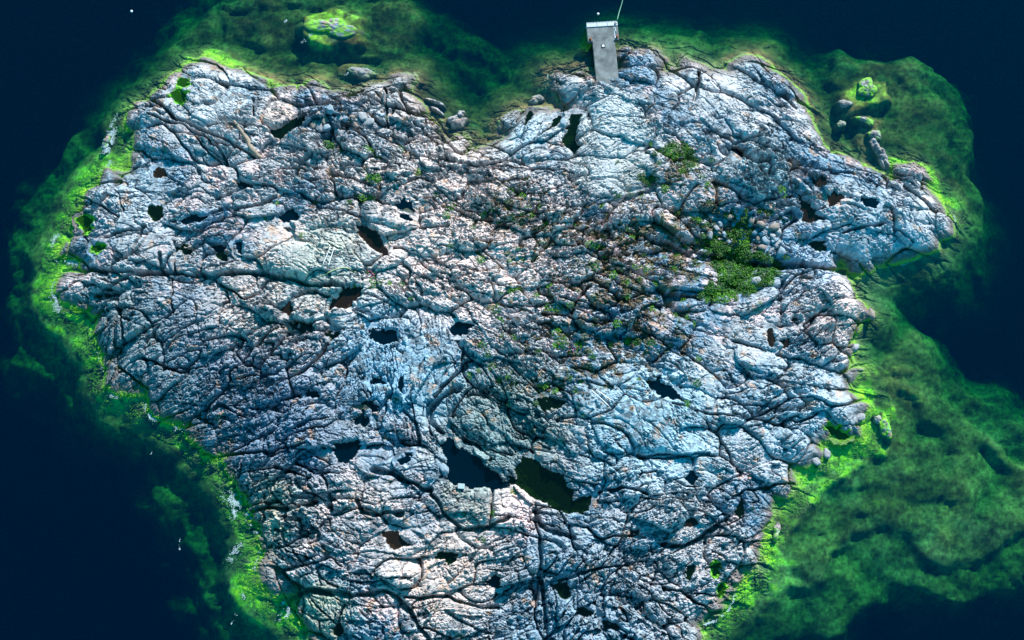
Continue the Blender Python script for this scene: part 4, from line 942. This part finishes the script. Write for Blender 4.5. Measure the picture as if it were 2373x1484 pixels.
UP = [(1510,356),(1545,345),(1560,330),(1592,332),(1606,352),(1616,372),(1600,384),(1592,402),(1574,404),(1566,380),(1558,370),(1526,360)]
for i, p in enumerate(scatter(UP, 42, 5, 8.5)):
    put('bush', BUSH[i % 7], p, rng(i+7).uniform(.32, .58), rng(i+199).uniform(.3, .55), 'bright green bush in the patch below the jetty', 'bush', 'bushes of the upper green patch')
MID = [(1480,405),(1520,405),(1534,415),(1500,425),(1478,418)]
for i, p in enumerate(scatter(MID, 14, 6, 8)):
    put('bush', BUSH[i % 5], p, .34, .3, 'low dark bush left below the upper green patch', 'bush', 'low bushes below the upper green patch')
SPOTS = [(1811,441,9),(1816,452,7),(1726,494,9),(1765,490,10),(1780,496,9),(1815,512,9),(1828,505,7),(1500,625,9),(1491,642,9),(1485,648,7),(1407,470,8),(1429,453,8),(1397,480,7),(844,457,10),(860,452,9),(830,448,8),(1040,490,11),(1046,478,8),(1035,500,8),(1114,602,9),(1112,590,7),
(1165,470,10),(1178,466,8),(1198,457,10),(1212,455,8),(1181,669,10),(1195,672,9),(1210,668,8),(1151,716,11),(1146,730,9),(1158,745,9),(1269,713,9),(1282,716,9),(1296,716,9),(1310,713,9),(1322,706,8),(1290,770,9),(1300,785,11),(1292,800,11),(1308,798,9),(1320,782,8),(1195,892,9),(1188,885,7),(1262,892,9),(1250,896,7),
(861,659,10),(872,662,9),(885,655,8),(898,657,8),(820,660,7),(892,585,9),(886,580,7),(1097,531,8),(1330,544,8),(1367,565,9),(1380,572,8),(1400,571,8),(759,337,11),(768,342,9),(752,332,8),(848,347,9),(857,350,8),(875,358,9),(880,368,7),(928,347,9),(863,415,11),(875,418,10),(850,410,8),(967,400,9),(980,396,8),(848,394,7),(1782,652,9),(1790,645,8),(1186,1143,7),(1141,1188,8),(1148,1192,7),(1076,1190,6),(1118,1250,6),(1567,936,6),(1591,935,8),
(1455,790,9),(1475,792,8),(1510,795,8),(1540,760,8),(1340,800,8),(1420,640,9),(1450,655,9),(1380,620,8),(1610,610,9),(1600,690,9),(1585,700,8),(1230,500,8),(1255,480,8),(1130,820,8),(1140,850,9),(1120,800,9),(1090,870,8),(1160,880,8),(1270,520,8),(1630,380,9),(1650,370,8),(1625,410,9),(1640,430,8),(1655,690,9),(1700,470,8),(990,640,7),(930,660,7),(955,690,7),(640,470,6),(700,545,6),(615,505,6),(770,460,7),(735,470,7),(1555,800,7),(1620,830,7),(1515,890,7),(1480,880,6)]
rr_ = rng(404); more = 0
while more < 105:
    (x0, y0, rad_, wt_) = SOIL[rr_.integers(len(SOIL))]; p = (x0+rr_.normal(0, rad_*12), y0+rr_.normal(0, rad_*9))
    if any((p[0]-a)**2+(p[1]-b)**2 < 150 for a, b, r in SPOTS) or inside(np.array([p[0]], f4), np.array([p[1]], f4), np.array(THICK))[0]: continue
    SPOTS.append((p[0], p[1], rr_.uniform(5, 9))); more += 1
MARKS = [(1400,125,'the jetty'),(1713,600,'the dense green thicket'),(1575,365,'the upper green patch'),(1108,1085,'the large dark blue pool'),(1262,1110,'the largest rock pool'),(800,1040,'the navy pool in the lower left'),(908,1250,'the brown pool in the lower left'),(850,550,'the long reddish brown pool'),(798,690,'the brown pool by the pink flowers'),
(704,752,'the flat brown pool'),(895,775,'the dark pool by the blue rock'),(1070,762,'the dark round pool'),(940,482,'the navy pool on the upper slabs'),(357,492,'the dark green pool on the left'),(1325,300,'the upright mossy pool'),(1710,348,'the square dark hole'),(1875,480,'the brown triangular pool'),(1540,905,'the slanting navy pool'),(1275,936,'the shaded brownish green pool'),
(1300,1370,'the angular green pool'),(1785,787,'the narrow upright brown pool'),(1328,808,'the middle pink flowers'),(575,330,'the driftwood log'),(760,595,'the two white poles'),(1395,920,'the lower pair of white poles'),(1511,985,'the smooth pale blue slab'),(674,500,'the navy pool by bright flat slabs'),(502,571,'the dark pool above the long crack'),(675,295,'the slanting green pool'),(1185,1172,'the smooth pink slab'),(1043,514,'the long mast shadow'),(1270,604,'the furthest right mast shadow'),(1604,1112,'the round dark pool')]
DIR8 = ['right of', 'above and right of', 'above', 'above and left of', 'left of', 'below and left of', 'below', 'below and right of']
ORD = ['nearest', 'second', 'third', 'fourth', 'fifth', 'sixth', 'seventh', 'eighth', 'ninth', 'tenth', 'eleventh', 'twelfth', 'thirteenth', 'fourteenth', 'fifteenth', 'sixteenth', 'seventeenth', 'eighteenth', 'nineteenth', 'twentieth']+['last but %s' % w_ for w_ in ('nine', 'eight', 'seven', 'six', 'five', 'four', 'three', 'two', 'one')]+['farthest']
fam = {}
for i, (a, b, r) in enumerate(SPOTS):
    q = min(MARKS, key=lambda m_: (m_[0]-a)**2+(m_[1]-b)**2); k8 = int(round(math.atan2(q[1]-b, a-q[0])/(PI/4))) % 8
    fam.setdefault((q, k8), []).append((math.hypot(q[0]-a, q[1]-b), i))
LAB = {}
for (q, k8), L__ in fam.items():
    for n_, (_, i) in enumerate(sorted(L__)):
        LAB[i] = ('small green tuft '+DIR8[k8]+' '+q[2]) if len(L__) == 1 else (ORD[n_]+' green tuft '+DIR8[k8]+' '+q[2])
for i, (a, b, r) in enumerate(SPOTS):
    put('plant_tuft', TUFT[i % 6], (a, b), r*PX*1.15, r*PX*.8, LAB[i], 'plant', 'green tufts in the joints of the rock')
FL = plant_mesh('flower', M['pink'], 34, 1, .6, .13, 50)
for p, r, lab in (((861,640),14,'clump of pink flowers beside the long crack on the left'),((1328,808),12,'clump of pink flowers beside green tufts in the middle of the islet'),((1068,745),8,'small clump of pink flowers above the dark round pool')):
    x0, y0, z0 = spot(p); e = tag(empty('flower_clump', (x0, y0, z0)), lab, 'flowers'); s = r*PX
    o = link('blossom', FL, None, e, (0, 0, .05)); o.scale = (s, s, s*.9); o = link('foliage', TUFT[3], None, e); o.scale = (s*1.1, s*1.1, s*.7)
# dry heath and turf that nobody could count
r = rng(77); V = []; F_ = []
for (a, b), qd in zip(SLW, SOIL):
    for k in range(int(150*qd[3]*qd[2]**2/16)):
        x0 = a+r.normal(0, qd[2]*.55); y0 = b+r.normal(0, qd[2]*.55); V.append((x0, y0))
P = np.array(V, f4); ns = fbm(P[:, 0], P[:, 1], .8, 4, 221, .65); z = zat(P[:, 0], P[:, 1]); kp = (ns > -.02) & (dfield(P[:, 0], P[:, 1]) > 1.5); P = P[kp]; z = z[kp]
V = []; F_ = []
for (x0, y0), z0 in zip(P, z):
    for q in range(3):
        a = r.uniform(0, 6.28); s = r.uniform(.06, .17); c = np.array([x0+r.normal(0, .12), y0+r.normal(0, .12), z0+r.uniform(.03, .14)])
        u = np.array([math.cos(a), math.sin(a), r.normal(0, .3)])*s; v = np.array([-math.sin(a), math.cos(a), r.normal(0, .5)])*s*.45; i = len(V)
        V += [c-u, c-v, c+u, c+v]; F_.append((i, i+1, i+2, i+3))
tag(link('heath', mesh_np('heath', np.array(V), np.array(F_), None, False), M['heath']), 'dry brown heath growing between the rocks of the upper middle', 'heath', kind='stuff')

# green algae fronds swaying in the shallow rim, and foam where the swell breaks
def shore_points(n, seed, lo, hi, cond):
    r = rng(seed); out = []
    while len(out) < n:
        x0 = r.uniform(-60, 56, n*6).astype(f4); y0 = r.uniform(-46, 42, n*6).astype(f4); d = dfield(x0, y0); m = (d > lo) & (d < hi) & cond(x0, y0, r)
        out += list(zip(x0[m], y0[m]))
    return np.array(out[:n], f4)
def limeness(x, y):
    l = np.zeros(x.shape, f4)
    for (a, q), t in zip(LMW, LIME): l += t[3]*np.exp(-((x-a)**2+(y-q)**2)/t[2]**2)
    return l
P = shore_points(11000, 5, -2.4, .25, lambda x, y, r: (limeness(x, y)*(.5+.9*fbm(x, y, 1.2, 3, 601)) > r.uniform(.15, .9, x.size)))
z = zat(P[:, 0], P[:, 1]); kp = (z > -1.3) & (z < .22); P = P[kp]; z = z[kp]; V = []; F_ = []; r = rng(6)
for (x0, y0), z0 in zip(P, z):
    a = r.normal(.3, .8); s = r.uniform(.05, .17); c = np.array([x0, y0, z0+r.uniform(.02, .10)])
    u = np.array([math.cos(a), math.sin(a), r.normal(0, .12)])*s; v = np.array([-math.sin(a), math.cos(a), r.normal(0, .2)])*s*.28; i = len(V)
    V += [c-u, c-v, c+u, c+v]; F_.append((i, i+1, i+2, i+3))
tag(link('algae', mesh_np('algae', np.array(V), np.array(F_), None, False), M['weed']), 'bright green algae fringing the shore just under the water', 'algae', kind='stuff')
FOAM = [((262,300),(255,330),(245,355),.5,900),((248,300),(270,275),(300,245),.3,300),((262,370),(246,390),(240,396),.3,150),((135,600),(160,605),(182,612),.45,450),((132,655),(128,690),(135,722),.5,450),((120,570),(125,555),(135,545),.3,140),((232,820),(240,850),(246,870),.3,250),((255,915),(275,918),(290,915),.3,160),((337,935),(345,962),(362,972),.3,300),((440,1020),(455,1022),(462,1032),.3,160),((405,985),(412,1000),(420,1000),.25,120),((525,1150),(545,1160),(552,1172),.6,600),((545,1180),(542,1190),(540,1200),.3,160),((574,1185),(582,1210),(596,1232),.35,450),((560,1265),(545,1280),(530,1300),.4,260),((605,1278),(600,1300),(590,1318),.25,150),((650,1370),(655,1385),(655,1400),.3,220),((672,1400),(665,1425),(645,1435),.3,240),((348,1028),(350,1045),(350,1052),.08,50),((416,1245),(417,1262),(416,1275),.08,50),((655,52),(662,50),(665,45),.12,40),((560,1375),(568,1390),(572,1400),.2,60),((535,1445),(540,1435),(548,1425),.2,60),((700,100),(712,90),(720,80),.25,60),((800,175),(820,160),(850,160),(868,172),.12,120),((1660,1440),(1690,1412),(1705,1375),.12,220),((1625,1452),(1640,1445),(1655,1440),.12,160),((2206,490),(2214,515),(2205,548),.10,120),((2150,590),(2100,612),(2040,622),.10,120),((1269,170),(1272,195),(1285,228),.10,120)]
V = []; F_ = []; r = rng(8)
for *pts, wd, n in FOAM:
    C_ = spline([(*W(p), 0) for p in pts], 12)
    for k in range(int(n*1.7)):
        c = C_[r.integers(len(C_))][:2]+r.normal(0, wd*.55, 2)
        if fbm(np.array([c[0]], f4), np.array([c[1]], f4), .5, 2, 611)[0] < -.05: continue
        s = r.uniform(.012, .042); a = r.uniform(0, 6.28); i = len(V); zz = .012+r.uniform(0, .02)
        for t in range(5): V.append((c[0]+s*r.uniform(.5, 1.3)*math.cos(a+t*1.2566), c[1]+s*r.uniform(.5, 1.3)*math.sin(a+t*1.2566), zz))
        F_.append((i, i+1, i+2, i+3, i+4))
tag(link('foam', mesh_np('foam', np.array(V), np.array(F_), None, False), M['foam']), 'white foam where the swell breaks along the shore', 'foam', kind='stuff')
print('slabs', len(best), 'seeds', len(SD), 'faces', len(F))
